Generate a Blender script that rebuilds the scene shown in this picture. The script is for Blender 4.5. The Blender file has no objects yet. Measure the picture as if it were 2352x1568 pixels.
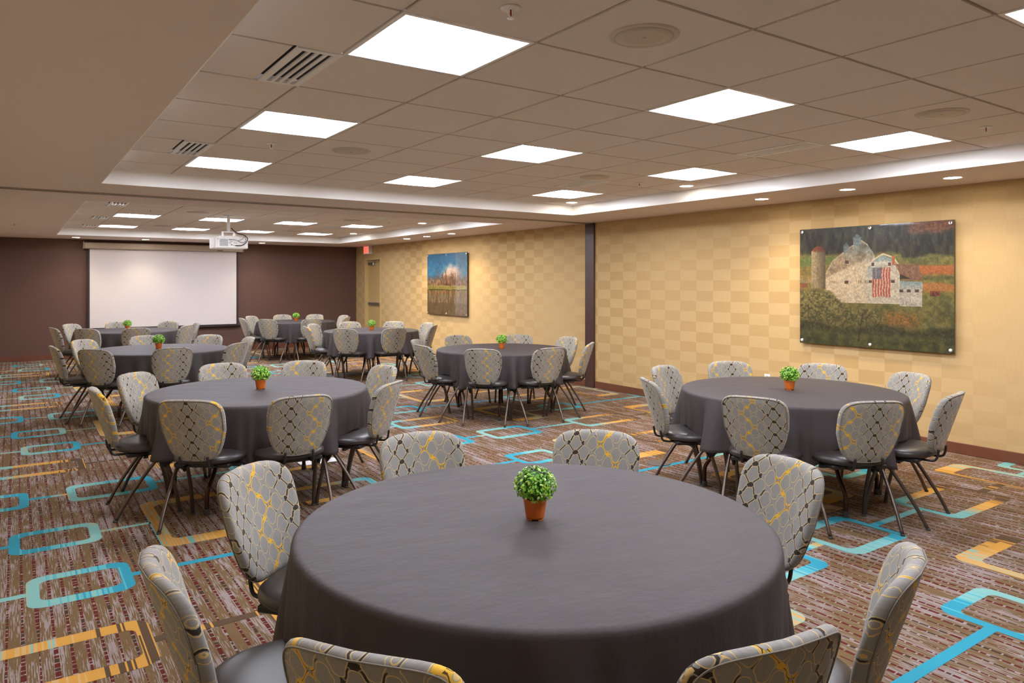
import bpy, bmesh, math, random
from math import sin, cos, pi, hypot, atan2, radians, floor, sqrt, tan
from mathutils import Vector, Matrix
random.seed(7)
SC = bpy.context.scene
COL = SC.collection

# ---------------------------------------------------------------- camera, world, exposure
CAM_Z = 1.52
YAW = 0.6024
cd = bpy.data.cameras.new('camera')
cd.sensor_width = 36.0
cd.lens = 1660.7 / 2352 * 36
cd.shift_y = -(784 - 649.2) / 2352
cd.clip_start = 0.02
cam = bpy.data.objects.new('camera', cd)
COL.objects.link(cam)
cam.location = (0, 0, CAM_Z)
cam.rotation_euler = (pi / 2, 0, -YAW)
SC.camera = cam
w = bpy.data.worlds.new('world')
SC.world = w
w.use_nodes = True
w.node_tree.nodes['Background'].inputs[0].default_value = (0.05, 0.045, 0.04, 1)
w.node_tree.nodes['Background'].inputs[1].default_value = 0.2
SC.view_settings.view_transform = 'Standard'
SC.view_settings.look = 'None'
SC.view_settings.gamma = 1
SC.view_settings.use_curve_mapping = False
SC.view_settings.exposure = 1.5
LENS_W = 25.5       # emission of the square ceiling lights' centre lens
CAN_W = 30.0        # recessed downlight face
SPOT_W = 20.0       # downlight beam power

# ---------------------------------------------------------------- room dimensions (metres)
T = 0.6096
ZS = 2.391          # soffit
ZC = 2.519          # tile ceiling
GX, GY = 1.1755, 2.4146   # tile grid origin
WX = 6.93           # right wall
FY = 16.85          # far wall
LX = -0.45          # left wall
BY = -1.9           # back wall
TX0, TX1 = 0.62, 5.94
N0, N1 = -1.2, 7.25       # near tray
F0, F1 = 8.86, 15.42      # far tray
COLY0, COLY1 = 7.95, 8.145


def s2l(c):
    return c / 12.92 if c <= 0.04045 else ((c + 0.055) / 1.055) ** 2.4


def rgb(r, g, b):
    return (s2l(r / 255), s2l(g / 255), s2l(b / 255), 1)


# ---------------------------------------------------------------- node helper
class NT:
    def __init__(self, name):
        self.m = bpy.data.materials.new(name)
        self.m.use_nodes = True
        self.t = self.m.node_tree
        self.b = self.t.nodes['Principled BSDF']

    def n(self, typ, **kw):
        nd = self.t.nodes.new(typ)
        for k, v in kw.items():
            setattr(nd, k, v)
        return nd

    def put(self, sock, v):
        if v is None:
            return
        if hasattr(v, 'is_linked') or isinstance(v, bpy.types.NodeSocket):
            self.t.links.new(v, sock)
        else:
            sock.default_value = v

    def math(self, op, a, b=None, c=None, clamp=False):
        nd = self.n('ShaderNodeMath', operation=op, use_clamp=clamp)
        self.put(nd.inputs[0], a)
        self.put(nd.inputs[1], b)
        self.put(nd.inputs[2], c)
        return nd.outputs[0]

    def add(self, a, b): return self.math('ADD', a, b)
    def sub(self, a, b): return self.math('SUBTRACT', a, b)
    def mul(self, a, b): return self.math('MULTIPLY', a, b)
    def lt(self, a, b): return self.math('LESS_THAN', a, b)
    def gt(self, a, b): return self.math('GREATER_THAN', a, b)

    def coord(self, which='Object'):
        return self.n('ShaderNodeTexCoord').outputs[which]

    def sep(self, v):
        nd = self.n('ShaderNodeSeparateXYZ')
        self.put(nd.inputs[0], v)
        return nd.outputs

    def comb(self, x=0.0, y=0.0, z=0.0):
        nd = self.n('ShaderNodeCombineXYZ')
        for i, v in enumerate((x, y, z)):
            self.put(nd.inputs[i], v)
        return nd.outputs[0]

    def noise(self, vec, scale=5.0, detail=2.0, rough=0.5):
        nd = self.n('ShaderNodeTexNoise')
        self.put(nd.inputs['Vector'], vec)
        nd.inputs['Scale'].default_value = scale
        nd.inputs['Detail'].default_value = detail
        nd.inputs['Roughness'].default_value = rough
        return nd.outputs[0]

    def white(self, vec):
        nd = self.n('ShaderNodeTexWhiteNoise', noise_dimensions='3D')
        self.put(nd.inputs['Vector'], vec)
        return nd.outputs['Value']

    def ramp(self, v, stops, interp='LINEAR'):
        nd = self.n('ShaderNodeValToRGB')
        nd.color_ramp.interpolation = interp
        el = nd.color_ramp.elements
        while len(el) < len(stops):
            el.new(0.5)
        for e, (p, c) in zip(el, stops):
            e.position = p
            e.color = c
        self.put(nd.inputs[0], v)
        return nd.outputs[0]

    def mix(self, f, a, b):
        nd = self.n('ShaderNodeMix', data_type='RGBA')
        self.put(nd.inputs[0], f)
        self.put(nd.inputs[6], a)
        self.put(nd.inputs[7], b)
        return nd.outputs[2]

    def bump(self, h, strength=0.3, dist=0.002):
        nd = self.n('ShaderNodeBump')
        nd.inputs['Strength'].default_value = strength
        nd.inputs['Distance'].default_value = dist
        self.put(nd.inputs['Height'], h)
        self.t.links.new(nd.outputs[0], self.b.inputs['Normal'])

    def out(self, col=None, rough=None, metal=None, spec=None):
        if col is not None:
            self.put(self.b.inputs['Base Color'], col)
        if rough is not None:
            self.put(self.b.inputs['Roughness'], rough)
        if metal is not None:
            self.b.inputs['Metallic'].default_value = metal
        if spec is not None:
            self.b.inputs['Specular IOR Level'].default_value = spec
        return self.m


def simple(name, c, rough=0.6, metal=0.0, spec=0.5, var=0.06, scale=30):
    """plain paint / plastic / metal with a slight procedural unevenness"""
    q = NT(name)
    nz = q.noise(q.coord(), scale, 3)
    a = tuple(min(1, v * (1 - var)) for v in c[:3]) + (1,)
    b = tuple(min(1, v * (1 + var)) for v in c[:3]) + (1,)
    return q.out(q.mix(nz, a, b), rough, metal, spec)


def emit(name, c, strength):
    q = NT(name)
    q.b.inputs['Base Color'].default_value = c
    q.b.inputs['Emission Color'].default_value = c
    q.b.inputs['Emission Strength'].default_value = strength
    return q.m


# ---------------------------------------------------------------- materials
def mat_carpet():
    q = NT('carpet_ground')
    x, y, z = q.sep(q.coord())
    base = rgb(118, 96, 68)
    lav = rgb(152, 140, 139)
    red = rgb(92, 38, 32)
    dark = rgb(70, 54, 42)
    rust = rgb(160, 84, 56)
    v1 = q.noise(q.comb(q.mul(x, 210.0), q.mul(y, 8.0), 0.0), 1.0, 2, 0.6)
    v2 = q.noise(q.comb(q.mul(x, 11.0), q.mul(y, 2.6), 3.0), 1.0, 2)
    th = q.math('MULTIPLY_ADD', v2, -0.72, 0.915)
    streak = q.math('MULTIPLY', q.gt(v1, th), 0.92)
    mott = q.noise(q.comb(q.mul(x, 220.0), q.mul(y, 220.0), 1.0), 1.0, 1)
    c = q.mix(mott, rgb(100, 80, 54), rgb(124, 101, 71))
    c = q.mix(streak, c, lav)
    # dashed columns
    u = q.math('DIVIDE', x, 0.056)
    cell = q.math('FLOOR', u)
    fr = q.math('FRACT', u)
    widthn = q.noise(q.comb(q.mul(cell, 3.7), q.mul(y, 1.1), 7.0), 1.0, 1)
    half = q.math('MULTIPLY_ADD', widthn, 0.36, -0.065)
    inx = q.lt(q.math('ABSOLUTE', q.sub(fr, 0.5)), half)
    vv = q.math('ADD', q.math('DIVIDE', y, 0.041), q.mul(q.white(q.comb(cell, 0.0, 0.0)), 9.0))
    vv = q.add(vv, q.mul(q.noise(q.comb(cell, q.mul(y, 14.0), 0.0), 1.0, 1), 2.2))
    vc = q.math('FLOOR', vv)
    vf = q.math('FRACT', vv)
    iny = q.lt(vf, 0.78)
    rr = q.white(q.comb(cell, vc, 4.0))
    dcol = q.ramp(q.add(q.mul(rr, 0.35), q.mul(q.noise(q.comb(q.mul(x, 2.5), q.mul(y, 2.5), 9.0), 1.0, 1), 0.75)),
                  [(0.0, dark), (0.40, dark), (0.44, red), (0.80, red), (0.84, rust)], 'CONSTANT')
    gap = q.mix(q.gt(q.white(q.comb(q.math('FLOOR', q.mul(x, 160.0)), vc, 2.0)), 0.5), c, lav)
    col = q.mix(iny, gap, dcol)
    present = q.gt(q.noise(q.comb(q.mul(cell, 1.9), q.mul(y, 0.9), 30.0), 1.0, 1), 0.28)
    c = q.mix(q.mul(inx, present), c, col)
    q.bump(q.noise(q.comb(q.mul(x, 500.0), q.mul(y, 500.0), 0.0), 1.0, 1), 0.35, 0.002)
    return q.out(c, 0.95, spec=0.1)


def mat_motif():
    """tufted figures: tone runs 0 turquoise, 1 mint, 2 yellow, 3 dark brown; bar-code edges between them"""
    q = NT('carpet_motif')
    at = q.n('ShaderNodeAttribute', attribute_name='tone')
    x, y, z = q.sep(q.coord())
    bar = q.white(q.comb(q.math('FLOOR', q.mul(x, 130.0)), q.math('FLOOR', q.mul(y, 1.6)), 0.0))
    bar2 = q.white(q.comb(q.math('FLOOR', q.mul(x, 62.0)), q.math('FLOOR', q.mul(y, 2.3)), 5.0))
    t = q.add(at.outputs['Fac'], q.mul(q.sub(q.add(q.mul(bar, 0.6), q.mul(bar2, 0.4)), 0.5), 1.15))
    t = q.math('DIVIDE', q.add(t, 1.0), 6.0)
    p = lambda v: (v + 1.0) / 6.0
    c = q.ramp(t, [(0, rgb(34, 152, 176)), (p(0.42), rgb(84, 178, 188)), (p(0.75), rgb(128, 186, 180)),
                   (p(1.55), rgb(206, 168, 108)), (p(1.85), rgb(208, 154, 66)), (p(2.62), rgb(84, 64, 44)),
                   (p(3.6), rgb(128, 105, 76))], 'CONSTANT')
    nz = q.noise(q.comb(q.mul(x, 300.0), q.mul(y, 300.0), 0.0), 1.0, 1)
    c = q.mix(q.mul(nz, 0.25), c, rgb(120, 110, 100))
    return q.out(c, 0.95, spec=0.1)


def mat_fabric():
    q = NT('trellis_fabric')
    x, y, z = q.sep(q.coord())
    oi = q.n('ShaderNodeObjectInfo')
    r = oi.outputs['Random']
    L = 0.075
    k = 2 * pi / L
    dx = q.mul(q.math('SUBTRACT', r, 0.5), 0.30)
    dz = q.mul(q.math('FRACT', q.mul(r, 17.0)), 0.082)
    X = q.add(x, dx)
    Z = q.add(z, dz)
    # the weave swims a little, so the loops are not perfect circles
    a = q.mul(X, k)
    b = q.mul(Z, k * 0.92)
    # ogee swelling: alternate loops are fat and slim, mirrored about each column
    a0, b0 = a, b
    a = q.add(a0, q.mul(q.mul(q.math('SINE', a0), q.math('COSINE', b0)), 0.30))
    b = q.add(b0, q.mul(q.math('SINE', q.mul(a0, 2.0)), 0.10))
    b = q.add(b, q.mul(q.mul(q.math('SINE', b0), q.math('COSINE', a0)), -0.12))
    a = q.add(a, q.mul(q.mul(q.math('SINE', q.mul(b0, 2.0)), q.math('SINE', a0)), 0.20))
    f = q.mul(q.add(q.math('COSINE', a), q.math('COSINE', b)), 0.5)
    af = q.math('ABSOLUTE', f)
    d = q.math('ABSOLUTE', q.sub(af, 0.19))
    ss = q.mul(q.math('SINE', q.mul(a, 1.0)), q.math('SINE', b))
    per = 0.30
    ph = q.math('COSINE', q.mul(X, 2 * pi / per))       # 1 at the gold column, -1 at the dark column
    goldc = q.gt(ph, 0.45)
    darkc = q.lt(ph, -0.05)
    darkcore = q.lt(ph, -0.72)
    # alternate lattice legs are bold
    seg = q.gt(q.math('SINE', q.add(q.mul(a, 0.5), q.mul(b, 0.5))), 0.15)
    seg2 = q.gt(q.math('SINE', q.sub(q.mul(a, 0.5), q.mul(b, 0.5))), 0.15)
    ground = q.mix(q.noise(q.comb(q.mul(x, 90.0), 0.0, q.mul(z, 420.0)), 1.0, 2), rgb(128, 126, 122), rgb(162, 160, 155))
    ass = q.math('ABSOLUTE', ss)
    c = q.mix(q.lt(d, 0.038), ground, rgb(214, 184, 118))
    alt = q.math('MAXIMUM', q.mul(seg, q.gt(ss, 0.0)), q.mul(seg2, q.lt(ss, 0.0)))
    # fine brown strokes beside the bold columns
    m1 = q.mul(q.mul(q.lt(ph, 0.35), q.gt(ph, -0.45)), q.mul(q.lt(af, 0.045), q.gt(ass, 0.25)))
    c = q.mix(q.mul(m1, alt), c, rgb(70, 56, 38))
    # gold double strokes
    g1 = q.mul(goldc, q.mul(q.lt(af, 0.12), q.gt(ass, 0.05)))
    c = q.mix(q.mul(g1, alt), c, rgb(226, 178, 56))
    c = q.mix(q.mul(q.mul(g1, alt), q.lt(q.math('ABSOLUTE', q.sub(f, 0.02)), 0.028)), c, rgb(92, 70, 34))
    gs = q.mul(q.gt(ph, 0.90), q.mul(q.lt(af, 0.10), q.lt(ass, 0.16)))
    c = q.mix(gs, c, rgb(228, 180, 60))
    # bold dark strokes, swelling in the middle
    wid = q.add(0.035, q.mul(ass, 0.085))
    b1 = q.mul(darkc, q.mul(q.lt(af, wid), q.gt(ass, 0.38)))
    c = q.mix(q.mul(b1, q.math('MAXIMUM', alt, darkcore)), c, rgb(60, 52, 45))
    star = q.mul(darkcore, q.mul(q.lt(af, 0.15), q.lt(ass, 0.24)))
    c = q.mix(star, c, rgb(58, 50, 44))
    q.bump(q.noise(q.comb(q.mul(x, 900.0), q.mul(y, 300.0), q.mul(z, 900.0)), 1.0, 1), 0.25, 0.001)
    q.b.inputs['Sheen Weight'].default_value = 0.15
    return q.out(c, 0.9, spec=0.2)


def mat_wallpaper():
    q = NT('checked_wallcovering')
    x, y, z = q.sep(q.coord())
    u = q.math('DIVIDE', q.sub(y, 0.332), 0.2606)
    v = q.math('DIVIDE', q.sub(z, 0.0255), 0.127)
    cu = q.math('FLOOR', u)
    cv = q.math('FLOOR', v)
    par = q.math('FRACT', q.mul(q.add(cu, cv), 0.5))
    odd = q.gt(par, 0.25)
    hs = q.noise(q.comb(0.0, q.mul(y, 8.0), q.mul(z, 420.0)), 1.0, 2)
    vs = q.noise(q.comb(0.0, q.mul(y, 420.0), q.mul(z, 8.0)), 1.0, 2)
    ca = q.mix(vs, rgb(186, 156, 108), rgb(202, 173, 124))
    cb = q.mix(hs, rgb(168, 138, 88), rgb(188, 156, 104))
    # some repeats are closer in tone than others
    soft = q.noise(q.comb(0.0, q.mul(y, 0.55), q.mul(z, 0.55)), 1.0, 0)
    cb2 = q.mix(q.math('MULTIPLY_ADD', soft, 1.5, -0.22, clamp=True), cb, ca)
    c = q.mix(odd, ca, cb2)
    return q.out(c, 0.75, spec=0.25)


def mat_darkwall():
    q = NT('plum_wallcovering')
    x, y, z = q.sep(q.coord())
    hs = q.noise(q.comb(q.mul(x, 40.0), 0.0, q.mul(z, 500.0)), 1.0, 2)
    vs = q.noise(q.comb(q.mul(x, 400.0), 0.0, q.mul(z, 14.0)), 1.0, 2)
    c = q.mix(q.mul(q.add(hs, vs), 0.5), rgb(84, 58, 52), rgb(112, 84, 74))
    return q.out(c, 0.6, spec=0.35)


def mat_tile():
    q = NT('mineral_tile')
    co = q.coord()
    nz = q.noise(co, 260, 2)
    c = q.mix(nz, rgb(216, 205, 197), rgb(238, 228, 220))
    q.bump(nz, 0.2, 0.002)
    return q.out(c, 0.95, spec=0.1)


def mat_vinyl():
    q = NT('black_vinyl')
    nz = q.noise(q.coord(), 240, 2)
    c = q.mix(nz, rgb(46, 41, 40), rgb(60, 54, 52))
    q.bump(nz, 0.15, 0.001)
    return q.out(c, 0.36, spec=0.55)


def mat_cloth():
    q = NT('charcoal_tablecloth')
    x, y, z = q.sep(q.coord())
    weave = q.noise(q.comb(q.mul(x, 60.0), q.mul(y, 900.0), q.mul(z, 900.0)), 1.0, 2)
    creases = q.noise(q.comb(q.mul(x, 5.0), q.mul(y, 8.0), q.mul(z, 3.0)), 1.0, 6, 0.6)
    c = q.mix(weave, rgb(62, 55, 56), rgb(72, 65, 65))
    q.b.inputs['Sheen Weight'].default_value = 0.0
    q.bump(creases, 0.8, 0.012)
    return q.out(c, 0.62, spec=0.32)


def mat_leaf():
    q = NT('boxwood_leaf')
    at = q.n('ShaderNodeAttribute', attribute_name='shade')
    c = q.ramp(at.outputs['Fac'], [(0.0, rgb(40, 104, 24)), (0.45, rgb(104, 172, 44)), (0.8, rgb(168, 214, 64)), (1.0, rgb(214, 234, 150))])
    q.b.inputs['Subsurface Weight'].default_value = 0.0
    return q.out(c, 0.42, spec=0.5)


def mat_attr_print(name):
    q = NT(name)
    at = q.n('ShaderNodeAttribute', attribute_name='ink')
    nz = q.noise(q.coord(), 90, 4, 0.65)
    c = q.mix(q.math('MULTIPLY_ADD', nz, 0.4, -0.12, clamp=True), at.outputs['Color'], rgb(60, 52, 38))
    q.b.inputs['Coat Weight'].default_value = 0.6
    q.b.inputs['Coat Roughness'].default_value = 0.02
    return q.out(c, 0.35, spec=0.4)


M = {}
M['carpet'] = mat_carpet()
M['motif'] = mat_motif()
M['fabric'] = mat_fabric()
M['paper'] = mat_wallpaper()
M['plum'] = mat_darkwall()
M['tile'] = mat_tile()
M['vinyl'] = mat_vinyl()
M['cloth'] = mat_cloth()
M['leaf'] = mat_leaf()
M['ink'] = mat_attr_print('printed_art')
M['soffit'] = simple('soffit_paint', rgb(222, 207, 200), 0.8, var=0.02, scale=6)
M['riser'] = simple('white_riser_paint', rgb(248, 246, 243), 0.7, var=0.01, scale=6)
M['wallpaint'] = simple('plain_wall_paint', rgb(188, 166, 130), 0.8, var=0.03)
M['base'] = simple('cherry_baseboard', rgb(110, 64, 42), 0.45, var=0.15, scale=14)
M['walnut'] = simple('dark_walnut', rgb(72, 46, 38), 0.4, var=0.18, scale=12)
M['grid'] = simple('tee_bar', rgb(176, 164, 156), 0.5)
M['legmetal'] = simple('bronze_metal', rgb(104, 92, 86), 0.34, 0.85, var=0.08)
M['tlegmetal'] = simple('brown_gloss_tube', rgb(74, 48, 38), 0.18, 0.5)
M['blackp'] = simple('black_plastic', rgb(34, 31, 30), 0.5)
M['pipe'] = simple('piping_cord', rgb(132, 126, 116), 0.9)
M['white'] = simple('white_metal', rgb(236, 233, 230), 0.4)
M['offwhite'] = simple('off_white_case', rgb(196, 184, 170), 0.5)
M['screen'] = simple('matte_screen', rgb(220, 213, 213), 0.85, var=0.01)
M['screenblack'] = simple('screen_border', rgb(48, 40, 40), 0.7)
M['steel'] = simple('brushed_steel', rgb(190, 188, 184), 0.28, 0.95)
M['alu'] = simple('track_aluminium', rgb(176, 166, 154), 0.4, 0.5)
M['darkgap'] = simple('dark_recess', rgb(36, 30, 27), 0.9)
M['door'] = simple('tan_door_paint', rgb(186, 158, 104), 0.5, var=0.03)
M['frame'] = simple('tan_frame_paint', rgb(202, 174, 118), 0.45, var=0.03)
M['pot'] = simple('terracotta_plastic', rgb(206, 106, 34), 0.42, var=0.06, scale=40)
M['soil'] = simple('dark_moss', rgb(40, 44, 22), 0.95)
M['blossom'] = simple('cream_blossom', rgb(232, 222, 200), 0.6)
M['reflector'] = emit('light_reflector', rgb(140, 139, 143), 0.02)  # faint glow added so the reflectors do not go black
M['lens'] = emit('light_lens', (1.0, 1.02, 1.12, 1), LENS_W)
M['can'] = emit('downlight_lens', (1.0, 0.90, 0.76, 1), CAN_W)
M['exitred'] = emit('exit_letters', (1.0, 0.035, 0.012, 1), 0.95)
M['exitface'] = emit('exit_face', (1.0, 0.42, 0.34, 1), 0.16)
M['redglass'] = simple('red_glass_bulb', rgb(150, 24, 14), 0.15)
M['greyplate'] = simple('grey_floor_plate', rgb(104, 98, 96), 0.4, 0.3)
M['tanplate'] = simple('tan_floor_plate', rgb(128, 96, 62), 0.5)
M['whiteplate'] = simple('white_plastic', rgb(240, 238, 234), 0.4)
M['acrylic'] = simple('acrylic_edge', rgb(62, 66, 52), 0.12)
M['rubber'] = simple('grey_rubber', rgb(62, 58, 56), 0.8)


# ---------------------------------------------------------------- mesh builder
class MB:
    def __init__(self):
        self.v = []
        self.f = []
        self.mi = []
        self.sm = []

    def face(self, idx, mi=0, smooth=False):
        self.f.append(idx)
        self.mi.append(mi)
        self.sm.append(smooth)

    def quad(self, a, b, c, d, mi=0):
        o = len(self.v)
        self.v += [tuple(a), tuple(b), tuple(c), tuple(d)]
        self.face((o, o + 1, o + 2, o + 3), mi)

    def box(self, x0, x1, y0, y1, z0, z1, mi=0, M4=None):
        o = len(self.v)
        p = [(x, y, z) for z in (z0, z1) for y in (y0, y1) for x in (x0, x1)]
        if M4 is not None:
            p = [tuple(M4 @ Vector(q)) for q in p]
        self.v += p
        for q in ((0, 2, 3, 1), (4, 5, 7, 6), (0, 1, 5, 4), (2, 6, 7, 3), (0, 4, 6, 2), (1, 3, 7, 5)):
            self.face(tuple(o + i for i in q), mi)
        return self

    def bbox(self, x0, x1, y0, y1, z0, z1, r=0.004, mi=0, M4=None):
        """box with chamfered edges"""
        o = len(self.v)
        r = min(r, (x1 - x0) / 2.01, (y1 - y0) / 2.01, (z1 - z0) / 2.01)
        pts = []
        idx = {}
        for sx in (0, 1):
            for sy in (0, 1):
                for sz in (0, 1):
                    X, Y, Z = (x0, x1)[sx], (y0, y1)[sy], (z0, z1)[sz]
                    dx, dy, dz = (r, -r)[sx], (r, -r)[sy], (r, -r)[sz]
                    for ax, q in (('x', (X, Y + dy, Z + dz)), ('y', (X + dx, Y, Z + dz)), ('z', (X + dx, Y + dy, Z))):
                        idx[(sx, sy, sz, ax)] = len(pts)
                        pts.append(q)
        if M4 is not None:
            pts = [tuple(M4 @ Vector(q)) for q in pts]
        self.v += pts
        g = lambda *k: o + idx[k]
        F = self.face
        for s in (0, 1):
            q = [g(s, 0, 0, 'x'), g(s, 1, 0, 'x'), g(s, 1, 1, 'x'), g(s, 0, 1, 'x')]
            F(tuple(q if s else q[::-1]), mi)
            q = [g(0, s, 0, 'y'), g(1, s, 0, 'y'), g(1, s, 1, 'y'), g(0, s, 1, 'y')]
            F(tuple(q[::-1] if s else q), mi)
            q = [g(0, 0, s, 'z'), g(1, 0, s, 'z'), g(1, 1, s, 'z'), g(0, 1, s, 'z')]
            F(tuple(q if s else q[::-1]), mi)
        for a in (0, 1):
            for b in (0, 1):
                F((g(0, a, b, 'y'), g(1, a, b, 'y'), g(1, a, b, 'z'), g(0, a, b, 'z')), mi)
                F((g(a, 0, b, 'x'), g(a, 1, b, 'x'), g(a, 1, b, 'z'), g(a, 0, b, 'z')), mi)
                F((g(a, b, 0, 'x'), g(a, b, 1, 'x'), g(a, b, 1, 'y'), g(a, b, 0, 'y')), mi)
        for a in (0, 1):
            for b in (0, 1):
                for c in (0, 1):
                    F((g(a, b, c, 'x'), g(a, b, c, 'y'), g(a, b, c, 'z')), mi)
        return self

    def loft(self, rings, mi=0, closed=True, caps=True, smooth=True):
        o = len(self.v)
        n = len(rings[0])
        for r in rings:
            self.v += [tuple(p) for p in r]
        for i in range(len(rings) - 1):
            for j in range(n if closed else n - 1):
                k = (j + 1) % n
                self.face((o + i * n + j, o + i * n + k, o + (i + 1) * n + k, o + (i + 1) * n + j), mi, smooth)
        if caps:
            self.face(tuple(o + j for j in range(n))[::-1], mi)
            self.face(tuple(o + (len(rings) - 1) * n + j for j in range(n)), mi)
        return self

    def lathe(self, prof, c=(0, 0, 0), n=32, mi=0, M4=None, smooth=True):
        rings = []
        for r, z in prof:
            ring = [Vector((c[0] + r * cos(2 * pi * j / n), c[1] + r * sin(2 * pi * j / n), c[2] + z)) for j in range(n)]
            if M4 is not None:
                ring = [M4 @ p for p in ring]
            rings.append(ring)
        return self.loft(rings, mi, True, True, smooth)

    def tube(self, pts, r, n=8, mi=0, sub=4, flat=1.0):
        P = [Vector(p) for p in pts]
        if sub > 1 and len(P) > 2:
            Q = []
            for i in range(len(P) - 1):
                p0 = P[max(i - 1, 0)]; p1 = P[i]; p2 = P[i + 1]; p3 = P[min(i + 2, len(P) - 1)]
                for s in range(sub):
                    t = s / sub
                    Q.append(0.5 * ((2 * p1) + (p2 - p0) * t + (2 * p0 - 5 * p1 + 4 * p2 - p3) * t * t + (3 * p1 - p0 - 3 * p2 + p3) * t ** 3))
            Q.append(P[-1])
            P = Q
        rings = []
        up = None
        for i, p in enumerate(P):
            d = (P[min(i + 1, len(P) - 1)] - P[max(i - 1, 0)]).normalized()
            if up is None:
                up = d.orthogonal().normalized()
            up = (up - d * up.dot(d)).normalized()
            s = d.cross(up)
            rings.append([p + (up * cos(2 * pi * j / n) + s * sin(2 * pi * j / n)) * r for j in range(n)])
        return self.loft(rings, mi)

    def build(self, name, mats, parent=None, loc=None):
        me = bpy.data.meshes.new(name)
        me.from_pydata(self.v, [], self.f)
        if not isinstance(mats, (list, tuple)):
            mats = [mats]
        for m in mats:
            me.materials.append(m)
        me.polygons.foreach_set('material_index', self.mi)
        me.polygons.foreach_set('use_smooth', self.sm)
        me.update()
        o = bpy.data.objects.new(name, me)
        COL.objects.link(o)
        if parent is not None:
            o.parent = parent
        if loc is not None:
            o.location = loc
        return o


def recalc(o):
    bm = bmesh.new()
    bm.from_mesh(o.data)
    bmesh.ops.recalc_face_normals(bm, faces=bm.faces)
    bm.to_mesh(o.data)
    bm.free()
    return o


def tag(o, label=None, cat=None, group=None, kind=None):
    if label: o['label'] = label
    if cat: o['category'] = cat
    if group: o['group'] = group
    if kind: o['kind'] = kind
    return o


def empty(name, loc, rz=0.0, **kw):
    o = bpy.data.objects.new(name, None)
    o.empty_display_size = 0.1
    COL.objects.link(o)
    o.location = loc
    o.rotation_euler = (0, 0, rz)
    return tag(o, **kw)


def copy_tree(o, parent=None):
    c = o.copy()
    COL.objects.link(c)
    c.parent = parent
    for ch in [x for x in KIDS.get(o.name, [])]:
        copy_tree(ch, c)
    return c


KIDS = {}


def index_kids(root):
    for ch in root.children:
        KIDS.setdefault(root.name, []).append(ch)
        index_kids(ch)


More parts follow.
